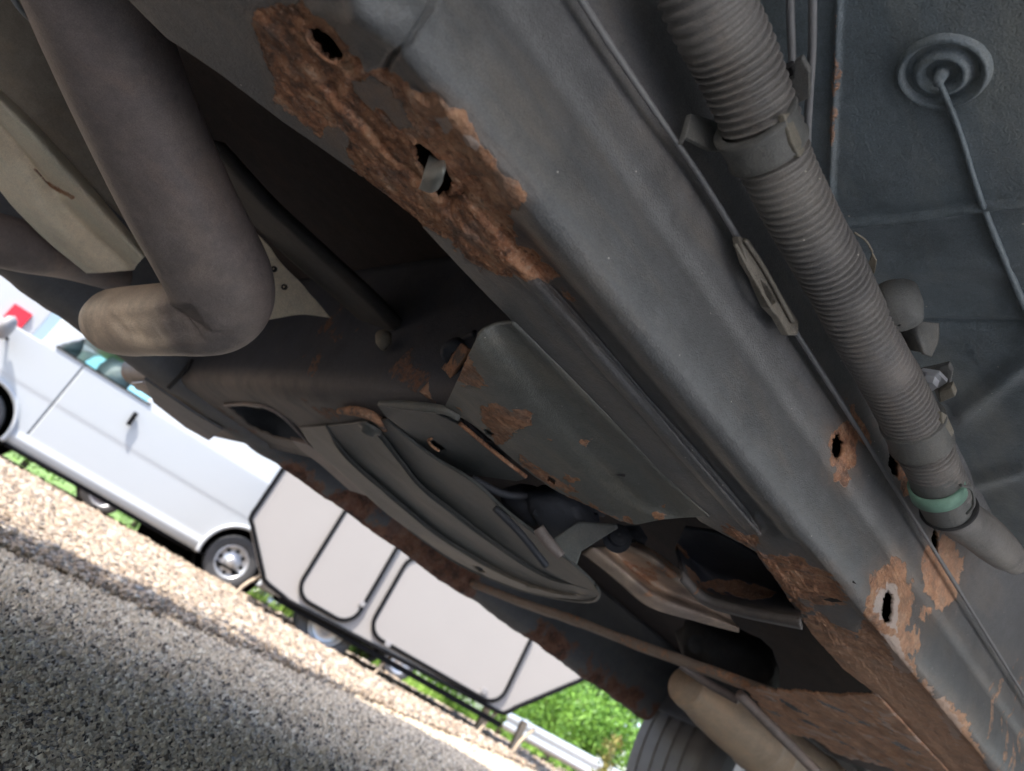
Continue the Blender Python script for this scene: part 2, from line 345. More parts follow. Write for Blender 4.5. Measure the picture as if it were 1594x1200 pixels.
tag(o, 'coarse grey and tan stone chips in the worn asphalt surface', 'asphalt chips')
nn = 120000
q = wedge_points(nn, 2.1, 12.5, 22, 88); q = q[(q-E0)@EN > -.09+.06*rng.normal(size=nn)*1.]
d = np.linalg.norm(q, axis=1); tt = (q-E0)@EN; sz = rng.uniform(.007, .024, len(q))*np.clip(d/4.2, .75, 2.4)*(1-.3*(tt < .05))
o = pebbles('gravel', np.c_[q, sz*.35+rng.uniform(0, .012, len(q))], sz, mt['gravel'], np.clip(rng.normal(.6, .25, len(q)), 0, 1))
tag(o, 'loose tan crushed stone spread along the asphalt edge', 'gravel')

def leaves_mesh(name, C, S, mat, parent=None, tone=None, quad=True):
    n = len(C); d1 = rng.normal(size=(n, 3)); d1 /= np.linalg.norm(d1, axis=1)[:, None]; d2 = np.cross(d1, rng.normal(size=(n, 3))); d2 /= np.linalg.norm(d2, axis=1)[:, None]
    S = S[:, None]; V = np.stack([C-d1*S, C+d2*S*.45, C+d1*S, C-d2*S*.45], 1)
    F = np.arange(n*4).reshape(n, 4); tone = rng.random(n) if tone is None else tone
    return mesh_obj(name, V, F, mat, parent, False, attrs={'tone': np.repeat(tone, 4)})
def blades(name, q, h, mat, lean=.35):
    n = len(q); a = rng.uniform(0, 2*math.pi, n); wv = h*.035+.003; dx = np.stack([np.cos(a), np.sin(a), 0*a], 1)*wv[:, None]
    b = rng.uniform(0, 2*math.pi, n); tip = np.stack([np.cos(b)*h*lean, np.sin(b)*h*lean, h], 1); P = np.c_[q, np.full(n, -.03)]
    V = np.stack([P-dx, P+dx, P+tip*.6*[1, 1, 1.1]+dx*.6, P+tip], 1)
    o = mesh_obj(name, V, np.arange(n*4).reshape(n, 4), mat, None, False, attrs={'tone': np.repeat(rng.random(n), 4)}); o['kind'] = 'stuff'; return o
nn = 60000; q = wedge_points(nn, 11.0, 42, 20, 66, .8); q = q[(sdf(q, [(4.6, 12.6), (6.2, 11.8), (9.2, 13.), (15.1, 16.1), (18.7, 16.8), (60, 38), (60, 90), (3, 90), (3, 30)]) < .2)]
o = blades('grass', q, rng.uniform(.10, .42, len(q)), mt['blade']); tag(o, 'bright green roadside grass growing beyond the gravel', 'grass')

def shrub(name, label, c, r, hgt, n, leaf, mat, trunk=True, cat='shrub', group=None, th=.0):
    t = thing(name, label, cat, (c[0], c[1], -.03), group)
    k = 9; cc = rng.normal(size=(k, 3)); cc /= np.linalg.norm(cc, axis=1)[:, None]; cc = cc*[r*.6, r*.6, hgt*.28]*rng.uniform(.3, 1, (k, 1))+[0, 0, th+(hgt-th)*.52]
    i = rng.integers(0, k, n); P = cc[i]+rng.normal(size=(n, 3))*[r*.27, r*.27, (hgt-th)*.15]; P[:, 2] = np.clip(P[:, 2], max(.05, th*.8), hgt*1.1)
    P += [c[0], c[1], -.03]
    leaves_mesh('crown', P, rng.uniform(.6, 1.3, n)*leaf, mat, t)
    tp = np.array([c[0], c[1], -.05])
    tube('trunk', [tp, tp+[.02, .03, hgt*.35], tp+[.08*r, -.05*r, hgt*.75]], [r*.06, r*.045, r*.015], mt['bark'], t, n=8, seg=8)
    for j in range(3):
        a = j*2.1; tube('limb', [tp+[0, 0, hgt*(.25+.1*j)], tp+[math.cos(a)*r*.3, math.sin(a)*r*.3, hgt*.5], tp+[math.cos(a)*r*.6, math.sin(a)*r*.6, hgt*.72]], [r*.03, r*.02, r*.006], mt['bark'], t, n=8, seg=6)
    return t
def az(px, py, dist):
    d = ray(px, py); h = math.hypot(d[0], d[1]); return np.array([d[0]/h*dist, d[1]/h*dist])
SH = [(945, 1110, 17, 1.4, 1.9, 'bright green bush behind the guardrail, just left of the truck tyre'),
      (890, 1090, 20, 1.6, 2.3, 'leafy green bush behind the right chamfered end of the trailer'),
      (800, 1090, 23, 1.7, 1.6, 'low green bush beyond the guardrail under the long trailer door'),
      (690, 1060, 22, 1.5, 1.5, 'low green bush seen under the middle of the trailer'),
      (600, 1010, 24, 1.6, 1.6, 'low green bush seen under the square trailer door'),
      (460, 955, 22, 1.5, 1.3, 'low green bush between the van rear wheel and the trailer'),
      (200, 830, 26, 1.8, 1.1, 'low green bush seen beneath the white van'),
      (40, 720, 24, 1.6, 1.2, 'yellow green bush seen beneath the van door')]
for (px, py, dd, r_, h_, lb) in SH: shrub('bush', lb, az(px, py, dd), r_, h_, 5200, .06, mt['leaf'], group='bushes beyond the gravel')
for k, (px, py, dd, r_, h_) in enumerate([(960, 1080, 36, 4, 8), (900, 1060, 44, 4.5, 10), (800, 1060, 40, 4, 8.5), (640, 980, 46, 4.5, 10), (480, 900, 48, 5, 9)]):
    lb = ['dark green tree far behind the guardrail, nearest the truck tyre', 'tall dark tree far behind the right end of the trailer', 'dark tree far behind the long trailer door',
          'tall dark tree hidden behind the square trailer door', 'broad dark tree behind the trailer and van gap'][k]
    shrub('tree', lb, az(px, py, dd), r_, h_, 9000, .16, mt['leafd'], cat='tree', group='trees on the far side', th=h_*.2)
# a tall weed in front of the guardrail
wc = az(948, 1180, 7.); wt = thing('weed', 'tall thin weed standing in front of the guardrail beside the tyre', 'weed', (wc[0], wc[1], -.02))
for k in range(5):
    b = np.array([wc[0]+rng.uniform(-.05, .05), wc[1]+rng.uniform(-.05, .05), -.02]); tube('stem', [b, b+[.02, .01, .3], b+[rng.uniform(-.08, .08), rng.uniform(-.08, .08), rng.uniform(.45, .62)]], [.005, .004, .002], mt['dry'], wt, n=8, seg=6)
P = np.c_[wc[0]+rng.normal(0, .04, 260), wc[1]+rng.normal(0, .04, 260), rng.uniform(0, .58, 260)]
leaves_mesh('foliage', P, rng.uniform(.015, .04, 260), mt['dry'], wt)

# ------------------------------------------------------------------ guardrail
ga = az(828, 1125, 15.5); gb = az(1100, 1260, 13.)
gt = thing('guardrail', 'galvanised steel guardrail beyond the grass at the right end of the trailer', 'guardrail', (ga[0], ga[1], 0))
dv = (gb-ga); Lg = np.linalg.norm(dv); dv /= Lg; nv_ = np.array([-dv[1], dv[0]])
if nv_@ga > 0: nv_ = -nv_
prof = [(.0, .0), (.05, .03), (.075, .06), (.075, .10), (.03, .15), (.03, .17), (.075, .22), (.075, .26), (.05, .29), (0, .32)]
P = np.array([[(*(ga+dv*s+nv_*p), .18+z) for (p, z) in prof] for s in (-.6, Lg+4)])
grid_obj('beam', P, mt['galv'], gt, thick=.004, smooth=False)
for s in np.arange(-.2, Lg+4, 1.9):
    c = ga+dv*s-nv_*.08; box('post', (c[0]-.05, c[1]-.05, -.05), (c[0]+.05, c[1]+.05, .52), mt['galv'], gt)

# ------------------------------------------------------------------ van
class Plane:                              # a vertical plane at o with heading ang
    def __init__(s, o, ang): s.o = np.array([o[0], o[1], 0.]); s.d = np.array([math.cos(R(ang)), math.sin(R(ang)), 0]); s.n = np.array([-s.d[1], s.d[0], 0])
    def w(s, a, z, dep=0.): return s.o+s.d*a+s.n*dep+np.array([0, 0, z])
    def p(s, px, py):
        d = ray(px, py); t = ((s.o-CO)@s.n)/(d@s.n); p = CO+d*t; return ((p-s.o)@s.d, p[2])
    def poly(s, pts, dep=0.): return [s.w(a, z, dep) for a, z in pts]
def rect_keep(S, Zc, tests):
    k = np.ones((len(S)-1, len(Zc)-1), bool); sm = (S[1:]+S[:-1])/2; zm = (Zc[1:]+Zc[:-1])/2
    A, B = np.meshgrid(sm, zm, indexing='ij')
    for t in tests: k &= ~t(A, B)
    return k
def wheel(parent, pl, s0, z0, r, dep, wd=.22, name='wheel', out=-1, detail=True, tyre=None):
    # a wheel with its axle along the plane normal; visible face towards out*normal
    c = pl.w(s0, z0, dep); t = bpy.data.objects.new(name, None); link(t, parent); t.location = Vector(c)-wloc(parent)
    ax = pl.n*out; ri = r*.62
    lathe('tyre', c, ax, [(ri, -wd), (r*.9, -wd), (r, -wd+.03), (r, -.03), (r*.97, -.005), (r*.88, .0), (r*.72, .004), (ri, -.01), (ri, -wd)], tyre or mt['tire'], t, 48)
    lathe('rim', c, ax, [(ri, -wd+.02), (ri+.004, -.006), (ri*.96, -.004), (ri*.90, -.03), (ri*.80, -.055), (ri*.55, -.035), (ri*.34, -.03), (ri*.30, .005), (ri*.12, .012), (.001, .012)], mt['alloy'], t, 48)
    if detail:
        a1 = Vector(ax).orthogonal().normalized(); a2 = Vector(ax).cross(a1)
        for k in range(8):
            a = k*math.pi/4; cc = Vector(c)+(a1*math.cos(a)+a2*math.sin(a))*ri*.68+Vector(ax)*-.042
            lathe('vent_hole', cc, ax, [(.001, .006), (.018, .006), (.026, .003), (.026, -.01)], mt['black'], t, 14)
    return t
vo_ = az(357, 880, 10.8); V = Plane(vo_, -15)
van = thing('van', 'white panel van parked on the gravel, front wheel at the left edge', 'van', (vo_[0], vo_[1], 0))
hs, hz = V.p(357, 882)
_t = V.p(262, 846); WR = .345; zc_ = WR-.02
s_arch, z_arch = V.p(47, 640)
sill = .5*(V.p(100, 742)[1]+V.p(290, 852)[1]); belt = V.p(150, 578)[1]
fs = hs-3.45                              # front axle
S = np.linspace(fs-.95, hs+1.15, 320); Zc = np.r_[np.linspace(sill, 1.9, 90)]
def ycs(z):                                # cross-section of the side: depth behind the plane
    return np.interp(z, [sill, sill+.05, sill+.12, sill+.2, .85, .90, belt-.05, belt, 2.0], [.07, .02, .0, .022, .026, .020, .018, .03, .10])
wx0, wz0 = V.p(62, 520); seam = V.p(232, 645)[0]
win = lambda A, B: (B > belt+.02) & (B < belt+.52) & (A < seam-.10) & (A > fs+.25+(B-belt)*.7)
arch = lambda s: (lambda A, B: ((A-s)**2+(B-zc_)**2 < (WR+.10)**2) & (B < zc_+.5))
for sgn, dep0 in ((1, 0.), (-1, 2.0)):
    P = np.array([[V.w(a, z, dep0+sgn*ycs(z)-(0.0)) for z in Zc] for a in S])
    ga_ = (S-seam)
    keep = rect_keep(S, Zc, [win, arch(hs), arch(fs), lambda A, B: (abs(A-seam) < .006) & (B > sill+.1), lambda A, B: (abs(A-(fs+.62)) < .006) & (B > sill+.2) & (B < belt), lambda A, B: (A < fs+.1) & (B > belt-.05)])
    grid_obj('side_panel', P, mt['white'], van, keep=keep, thick=.02, offset=-sgn)
    W = np.array([[V.w(a, z, dep0+sgn*(ycs(z)+.012)) for z in np.linspace(belt+.01, belt+.53, 6)] for a in (fs+.3, seam-.09)])
    grid_obj('window_glass', W, mt['glass'], van, thick=.004)
    for s0 in (hs, fs):
        aa = np.linspace(R(-12), R(192), 40); q_ = np.array([V.w(s0+math.cos(a)*(WR+.115), zc_+math.sin(a)*(WR+.115), dep0-sgn*.012) for a in aa])
        q_[:, 2] = np.maximum(q_[:, 2], sill-.02); tube('wheel_arch_flare', q_, .028, mt['white'], van, n=60, seg=10)
        lathe('wheel_well', V.w(s0, zc_, dep0+sgn*.06), V.n*sgn, [(WR+.11, 0), (WR+.11, .45), (.01, .46)], mt['black'], van, 36)
        wheel(van, V, s0, zc_, WR, dep0+sgn*.045, out=-sgn)
# inner sides behind the seams, floor, roof, ends
plate('floor_pan', V.poly([(fs-.9, sill), (hs+1.1, sill)])[0:1]+[V.w(hs+1.1, sill+.03, .08), V.w(hs+1.1, sill+.03, 1.92), V.w(fs-.9, sill+.03, 1.92)], mt['black'], van, .03, 0)
plate('roof', [V.w(seam-1.5, 1.9, .2), V.w(hs+1.15, 1.9, .2), V.w(hs+1.15, 1.9, 1.8), V.w(seam-1.5, 1.9, 1.8)], mt['white'], van, .04, .01)
plate('rear_door', [V.w(hs+1.14, sill, .05), V.w(hs+1.14, sill, 1.95), V.w(hs+1.14, 1.9, 1.8), V.w(hs+1.14, 1.9, .2)], mt['white'], van, .04, .01)
for sx in (seam, fs+.62):
    plate('door_jamb', [V.w(sx-.06, sill+.05, .09), V.w(sx+.06, sill+.05, .09), V.w(sx+.06, belt, .09), V.w(sx-.06, belt, .09)], mt['grey'], van, .01, 0)
plate('bulkhead', [V.w(seam+.3, sill, .06), V.w(seam+.3, sill, 1.94), V.w(seam+.3, 1.88, 1.8), V.w(seam+.3, 1.88, .2)], mt['grey'], van, .02, 0)
plate('hood', [V.w(fs+.25, belt-.02, .05), V.w(fs+.25, belt-.02, 1.95), V.w(fs-.93, belt-.22, 1.9), V.w(fs-.93, belt-.22, .1)], mt['white'], van, .03, .01)
plate('nose', [V.w(fs-.94, belt-.24, .1), V.w(fs-.94, belt-.24, 1.9), V.w(fs-.94, sill, 1.9), V.w(fs-.94, sill, .1)], mt['white'], van, .03, .01)
plate('windscreen', [V.w(fs+.25, belt, .12), V.w(fs+.25, belt, 1.88), V.w(fs+.98, 1.86, 1.75), V.w(fs+.98, 1.86, .25)], mt['glass'], van, .006, 0)
tube('belt_moulding', [V.w(fs+.25, belt+.005, .012), V.w(seam-.05, belt+.005, .012)], .012, mt['black'], van, n=4, seg=8)
for k, (s0, ln) in enumerate(((seam-.62, .5), (seam-1.3, .5))):
    c0 = V.w(s0, belt-.25, .45); bx = lathe('seat_back', c0, (0, 0, 1), [(.01, 0), (.2, .02), (.22, .4), (.17, .55), (.01, .58)], mt['grey'], van, 16)
ha, hz_ = V.p(205, 652); hb, hz2 = V.p(212, 645)
tube('door_handle', [V.w(ha+.01, hz_-.085, -.03), V.w(ha, hz_+.09, -.03)], .030, mt['black'], van, n=8, seg=12)
tube('sill_trim', [V.w(fs+.5, sill-.005, .06), V.w(hs-.5, sill-.005, .06)], .022, mt['black'], van, n=4, seg=10)
ms, mz = V.p(12, 515)
mir = lathe('side_mirror', V.w(ms, mz, -.22), V.d*-1+V.n*.1, [(.001, -.06), (.13, -.05), (.16, 0), (.13, .05), (.001, .09)], mt['grey'], van, 20)
tube('mirror_arm', [V.w(ms+.05, mz-.08, .03), V.w(ms, mz-.05, -.15)], .02, mt['black'], van, n=6, seg=8)

lathe('wheel_stand_in', V.w(_t[0]+.35, .20, .9), V.d*-1, [(.001, 0), (.15, .02), (.19, .06), (.19, .62), (.15, .68), (.001, .7)], mt['black'], van, 24)  # dark drum added where a far wheel shows under the van
# red lamp of a vehicle standing behind the van
rs = V.p(28, 490); 
rv = Plane(az(28, 490, 15.5), -15)
rvt = thing('box_truck', 'white box truck behind the van with a red square lamp', 'truck', tuple(rv.o))
rz = rv.p(28, 492)
box_pts = lambda P_, a0, a1, z0, z1, d0, d1: [P_.w(a, z, d) for a in (a0, a1) for z in (z0, z1) for d in (d0, d1)]
def pbox(name, P_, a0, a1, z0, z1, d0, d1, mat, parent, bevel=.01):
    Vv = box_pts(P_, a0, a1, z0, z1, d0, d1); F = [(0, 1, 3, 2), (4, 6, 7, 5), (0, 4, 5, 1), (2, 3, 7, 6), (0, 2, 6, 4), (1, 5, 7, 3)]
    return mesh_obj(name, Vv, F, mat, parent, False, bevel=bevel)
pbox('cargo_box', rv, rz[0]-4.2, rz[0]+.35, .9, 3.0, .02, 2.2, mt['white'], rvt)
pbox('red_lamp', rv, rz[0]-.16, rz[0]+.16, rz[1]-.15, rz[1]+.15, -.04, .015, mt['red'], rvt)
pbox('chassis', rv, rz[0]-4., rz[0]+.2, .55, .88, .4, 1.8, mt['black'], rvt)
for s0 in (rz[0]-3.3, rz[0]-.8): wheel(rvt, rv, s0, .42, .44, .15, detail=False)

# parked car behind, seen beneath the van and trailer by its wheels
cp = Plane(az(425, 935, 14.), -12); ct = thing('parked_car', 'dark car parked behind the trailer, mostly hidden, one wheel showing below', 'car', tuple(cp.o))
cs = cp.p(423, 932)
def carbody(P_, t, c0, mat, L=2.7):
    prof = [(-.95, .32), (-.95, .75), (-.2, .95), (.45, 1.42), (1.9, 1.45), (2.75, 1.0), (3.6, .9), (3.65, .35)]
    A = [P_.w(c0+a, z, .0) for a, z in prof]; B = [P_.w(c0+a, z, 1.75) for a, z in prof]; n = len(prof)
    mesh_obj('body', A+B, [tuple(range(n)), tuple(range(2*n-1, n-1, -1))]+[(i, i+n, (i+1) % n+n, (i+1) % n) for i in range(n)], mat, t, False, bevel=.04)
    for (a, b) in ((.5, 1.15), (1.2, 1.9)):
        plate('window', [P_.w(c0+a, .98, -.012), P_.w(c0+b, .98, -.012), P_.w(c0+b, 1.36, -.012), P_.w(c0+a+.1, 1.36, -.012)], mt['black'], t, .01, 0)
    for s0 in (c0, c0+L):
        for dd, oo in ((.0, -1), (1.75, 1)): wheel(t, P_, s0, .31, .33, dd+.02*oo*-1, out=oo, detail=False, wd=.2)
carbody(cp, ct, cs[0], mt['grey'])
cp2 = Plane(az(150, 785, 13.4), -12); ct2 = thing('parked_car', 'dark red car parked behind the white van, only wheels visible', 'car', tuple(cp2.o))
carbody(cp2, ct2, cp2.p(150, 785)[0], mt['redpaint'])

# ------------------------------------------------------------------ trailer
to_ = az(590, 1010, 8.); T = Plane(to_, -27)
tr = thing('camping_trailer', 'pinkish grey trailer with chamfered ends and black-edged doors', 'trailer', (to_[0], to_[1], 0))
q = lambda *a: [T.p(*k) for k in a]
(l0, zt), (l1, zl1), (l2, zl2), (l3, zl3), (r0, zr0), (r1, zr1) = q((425, 745), (390, 805), (412, 905), (452, 937), (782, 1110), (905, 1058))
out = [(l1, 1.55), (l1, zl1), (l2, zl2), (l3, zl3), (r0, zr0), (r1, zr1), (r1+.02, 1.35), (r1-.5, 1.75), (l1+.6, 1.85)]
A = T.poly(out, 0); B = T.poly(out, 2.1); n = len(out)
mesh_obj('body', A+B, [tuple(range(n)), tuple(range(2*n-1, n-1, -1))]+[(i, i+n, (i+1) % n+n, (i+1) % n) for i in range(n)], mt['trail'], tr, False, bevel=.015)
def edge_tube(name, pts, r, mat, parent, dep=-.012, n=60, closed=True):
    P3 = T.poly(pts, dep); 
    if closed: P3 = P3+[P3[0]]
    Q = []; 
    for a, b in zip(P3[:-1], P3[1:]):
        for u in np.linspace(0, 1, 8, endpoint=False): Q.append(a*(1-u)+b*u)
    Q.append(P3[-1]); return tube(name, Q, r, mat, parent, n=len(Q)*2, seg=8)
edge_tube('edge_trim', out, .024, mt['black'], tr, dep=-.004)
def rrect(a0, z0, a1, z1, r, n=6):
    o = []
    for (cx, cz, t0) in ((a1-r, z1-r, 0), (a0+r, z1-r, 90), (a0+r, z0+r, 180), (a1-r, z0+r, 270)):
        for k in range(n+1):
            a = R(t0+90*k/n); o.append((cx+math.cos(a)*r, cz+math.sin(a)*r))
    return o
d1a, d1z = T.p(468, 915); d1b, _ = T.p(610, 868); _, d1bot = T.p(530, 966); d1a2, _ = T.p(520, 815)
d2a, _ = T.p(575, 975); d2b, _ = T.p(820, 1005); _, d2bot = T.p(690, 1052); _, d2top = T.p(700, 902)
for (a0, a1, zb) in ((.5*(d1a+d1a2), d1b-.01, d1bot), (d2a+.0, d2b, d2bot)):
    rr = rrect(a0, zb, a1, d2top+.05 if a0 > d1b-.1 else 1.52, .17)
    plate('door', T.poly(rr, -.012), mt['trail'], tr, .02, .003)
    edge_tube('door_seal', rr, .021, mt['black'], tr, dep=-.02)
for (px, py) in ((563, 940), (603, 1002), (752, 1075)):
    a, z = T.p(px, py); pbox('hinge', T, a-.03, a+.03, z-.025, z+.025, -.045, -.02, mt['grey'], tr, .004)
pbox('frame_rail', T, l3-.1, r0+.05, zl3-.06, zl3-.005, .02, .10, mt['black'], tr, .004)
pbox('frame_rail', T, l3-.1, r0+.05, zl3-.06, zl3-.005, 1.95, 2.03, mt['black'], tr, .004)
for px, py in ((375, 925), (603, 1030), (770, 1110), (842, 1100)):
    a, z = T.p(px, py); tube('corner_jack', [T.w(a+.08, .34, .1), T.w(a-.02, .17, .06), T.w(a-.05, 0, .05)], .018, mt['wood'], tr, n=6, seg=8)
    pbox('jack_foot', T, a-.11, a+.01, -.01, .02, .0, .10, mt['galv'], tr, .004)
wa, wz = T.p(513, 975); wheel(tr, T, wa, .22, .30, .12, detail=False, wd=.22)
wheel(tr, T, wa, .24, .26, 1.85, detail=False, wd=.18, out=1)
for px, py in ((865, 1090), (780, 1120)):
    a, z = T.p(px, py); pbox('support_post', T, a-.035, a+.035, -.02, .36, .5, .57, mt['wood'], tr, .004)

# ------------------------------------------------------------------ the truck overhead
tk = thing('truck', 'dark truck seen from below, its rusty frame rail and underside filling the view', 'truck', (1.0, .52, 0))
# ---- frame rail
E0x = [-1.2, -.05, .007, .09, .17, .247, .36, .48, .523, .57, .65, .78, .918, 1.1, 1.3, 2.6]
def solveE():
    pts = [(260, 60), (345, 118), (440, 190), (545, 262), (650, 345), (720, 420), (790, 492), (940, 655), (1090, 812), (1175, 858), (1215, 915), (1262, 985), (1310, 1040), (1370, 1087)]
    w_ = np.array([PZ(x, y, .4205) for x, y in pts]); X = np.r_[-1.2, w_[:, 0], 1.3, 3.]; Yv = np.r_[.46, w_[:, 1], .37, .37]; return X, Yv
EX, EY = solveE()
def xs_dist(x0, x1, n, near=.3):          # denser near the camera
    u = np.linspace(0, 1, n); f = np.cumsum(1/(np.clip(1.-u, 0, 1)*0+1)); 
    a = np.arcsinh(x0/near); b = np.arcsinh(x1/near); return near*np.sinh(np.linspace(a, b, n))
X = xs_dist(-.30, 2.6, 1100)
pc = np.array([(.262, .600), (.268, .575), (.274, .55), (.279, .525), (.2815, .505), (.2825, .488), (.2855, .477), (.2840, .468), (.2815, .455), (.2808, .44), (.2818, .430), (.2845, .4225), (.290, .4180), (.298, .4178), (.306, .4205), (.315, .4245), (.325, .4250), (.3305, .4240), (.3325, .4200), (.336, .4187), (.3405, .4192), (.345, .4205)])
prof_ = catmull(pc, 1200); NP = 250
den = np.where(prof_[:, 0] > .322, 2.6, 1.) ; den = np.where((prof_[:, 1] < .44), np.maximum(den, 1.25), den); cum = np.r_[0, np.cumsum(den[1:]*np.linalg.norm(np.diff(prof_, axis=0), axis=1))]; ui = np.interp(np.linspace(0, cum[-1], NP), cum, np.arange(1200)); prof = np.stack([np.interp(ui, np.arange(1200), prof_[:, 0]), np.interp(ui, np.arange(1200), prof_[:, 1])], 1)
ntail = 60
G = np.zeros((len(X), NP+ntail+14, 3)); u = np.linspace(0, 1, ntail+1)[1:]
eb = np.interp(X, EX, EY)
bead = (1-sstep(.515, .532, X))*sstep(.13, .2, X)
for i, xv in enumerate(X):
    p = prof.copy(); flat = np.interp(p[:, 0], [.29, .3, .345], [0, 1, 1])*(p[:, 1] < .43)
    tgt = .4205; p[:, 1] = p[:, 1]+(tgt-p[:, 1])*flat*(1-bead[i])
    ty = .345+(eb[i]-.345)*u; tail = np.stack([ty, .4205-.001*np.sin(u*3.1)], 1)
    side_ = np.stack([eb[i]+np.linspace(.001, .004, 14), .4215+np.linspace(0, .18, 14)**1.0], 1)
    G[i, :, 0] = xv; G[i, :, 1:] = np.vstack([p, tail, side_])
PQ = pix(G)
isbot = (np.arange(G.shape[1]) > 110) & (np.arange(G.shape[1]) < NP+ntail)
isout = np.arange(G.shape[1]) < NP+ntail+1
rust_polys = [
 [(395, 18), (470, 2), (505, 28), (530, 58), (548, 85), (570, 108), (612, 108), (640, 140), (682, 148), (702, 168), (722, 180), (742, 205), (757, 235), (772, 245), (777, 265), (800, 280), (817, 300), (810, 322), (795, 330), (792, 352), (805, 372), (845, 402), (842, 418), (815, 425), (790, 432), (740, 412), (700, 372), (660, 352), (615, 340), (590, 300), (562, 282), (540, 255), (500, 215), (470, 195), (430, 160), (425, 120), (405, 70)],
 [(1122, 818), (1145, 826), (1180, 838), (1178, 850), (1160, 848), (1140, 838)],
 [(1172, 850), (1195, 864), (1240, 868), (1292, 893), (1322, 932), (1308, 942), (1280, 946), (1250, 960), (1215, 918)],
 [(1245, 968), (1280, 946), (1310, 975), (1335, 990), (1345, 962), (1352, 935), (1358, 890), (1378, 878), (1390, 870), (1402, 864), (1418, 905), (1418, 960), (1410, 1000), (1420, 1030), (1430, 1062), (1445, 1062), (1452, 1085), (1474, 1090), (1504, 1112), (1515, 1150), (1545, 1210), (1480, 1230), (1400, 1120), (1365, 1090), (1300, 1040)],
 [(1296, 672), (1320, 655), (1338, 680), (1330, 715), (1318, 756), (1302, 745), (1290, 705)],
 [(1318, 618), (1335, 640), (1358, 668), (1352, 695), (1338, 685), (1322, 650)],
 [(1396, 692), (1412, 735), (1416, 772), (1402, 762), (1393, 730)],
 [(1442, 852), (1470, 828), (1496, 860), (1500, 890), (1484, 935), (1466, 952), (1448, 935), (1436, 900)],
 [(1436, 940), (1448, 945), (1440, 970), (1432, 960)],
 [(1408, 985), (1428, 975), (1430, 1010), (1418, 1030), (1408, 1015)],
 [(820, 392), (850, 408), (870, 432), (850, 440), (800, 425)],
 [(866, 440), (885, 452), (905, 478), (895, 478)]]
pale_polys = [[(676, 182), (700, 180), (708, 195), (692, 210), (678, 202)], [(722, 205), (735, 208), (752, 222), (745, 234), (728, 226)],
 [(1392, 905), (1404, 930), (1398, 985), (1385, 975), (1362, 950), (1368, 920)], [(1370, 985), (1395, 990), (1420, 1045), (1400, 1050)], [(1440, 1062), (1475, 1092), (1500, 1130), (1490, 1160), (1460, 1110)]]
green_polys = [[(545, 125), (575, 118), (605, 135), (625, 165), (645, 195), (620, 205), (600, 180), (560, 160)], [(515, 225), (535, 235), (548, 255), (528, 255)], [(505, 190), (545, 215), (540, 250), (500, 225)], [(548, 270), (600, 330), (640, 365), (600, 335), (560, 300)],
 [(1245, 935), (1275, 942), (1330, 952), (1335, 975), (1300, 975), (1270, 950)]]
def mask(Q, polys, soft, jit):
    m = np.zeros(Q.shape[:-1])
    for p in polys:
        p_ = np.array(p); lo = p_.min(0)-40; hi = p_.max(0)+40; sel = ((Q > lo) & (Q < hi)).all(-1)
        if not sel.any(): continue
        s = sdf(Q[sel], p)+jit[sel]; v = 1-sstep(-soft, soft, s); m[sel] = np.maximum(m[sel], v)
    return m
jit = (fbm(G, 130, 4, 3)-.5)*26
rust = mask(PQ, rust_polys, 9, jit); green = mask(PQ, green_polys, 5, jit); halo = mask(PQ, rust_polys, 34, jit)*.9
specks = (fbm(G, 60, 4, 9) > .735)*.9*(isbot[None, :]); rust = np.maximum(rust*(1-.9*green), specks*0)
# scattered rust creeping along the rear part of the rail
far = sstep(.95, 1.4, G[..., 0])*sstep(.45, .6, fbm(G, 16, 4, 21)); rust = np.maximum(rust, far)
brownish = mask(PQ, [[(1530, 1050), (1600, 1000), (1620, 1200), (1560, 1240), (1520, 1120)]], 20, jit*2)*sstep(.45, .58, fbm(G*[1, 1, .25], 90, 4, 30)); rust = np.maximum(rust, brownish*.46)
rust[:, ~isout] = .35
pale = mask(PQ, pale_polys, 6, jit*.8)
tan = np.maximum(sstep(.55, .9, G[..., 0])*1.15, .55*mask(PQ, [[(640, 140), (682, 148), (722, 180), (757, 235), (777, 265), (817, 300), (810, 322), (770, 320), (745, 270), (700, 215), (660, 170)]], 14, jit))*(.6+.8*fbm(G, 45, 3, 33))
# geometry: scale, flakes and the edge of the paint
nl = fbm(G, 55, 5, 5); nf = fbm(G*[1, 2.2, 2.2], 190, 4, 8)
NRM = np.zeros_like(G); du = np.gradient(G, axis=0); dw = np.gradient(G, axis=1); NRM = np.cross(du, dw); NRM /= np.linalg.norm(NRM, axis=-1)[..., None]+1e-12
if NRM[500, 20] @ (CO-G[500, 20]) < 0: NRM = -NRM
calm = 1-.55*sstep(.6, .9, G[..., 0]); disp = rust*calm*.60*((nl-.45)*.0036+(nf-.5)*.0032+(fbm(G, 420, 3, 91)-.5)*.0022)-.0006*sstep(.3, .7, rust)
flake = np.floor(fbm(G*[1, 1.3, 1.3], 85, 4, 40)*11)/11
disp += rust*calm*(flake-.5)*.0026+rust*(fbm(G, 900, 2, 77)-.5)*.0006
disp += .0016*mask(PQ, [[(640, 140), (702, 168), (742, 205), (777, 245), (817, 300), (810, 322), (780, 318), (760, 290), (735, 240), (690, 200), (640, 165)]], 7, jit)
disp += (fbm(G, 12, 3, 50)-.5)*.0022*(isout[None, :])+(fbm(G, 260, 2, 51)-.5)*.00025
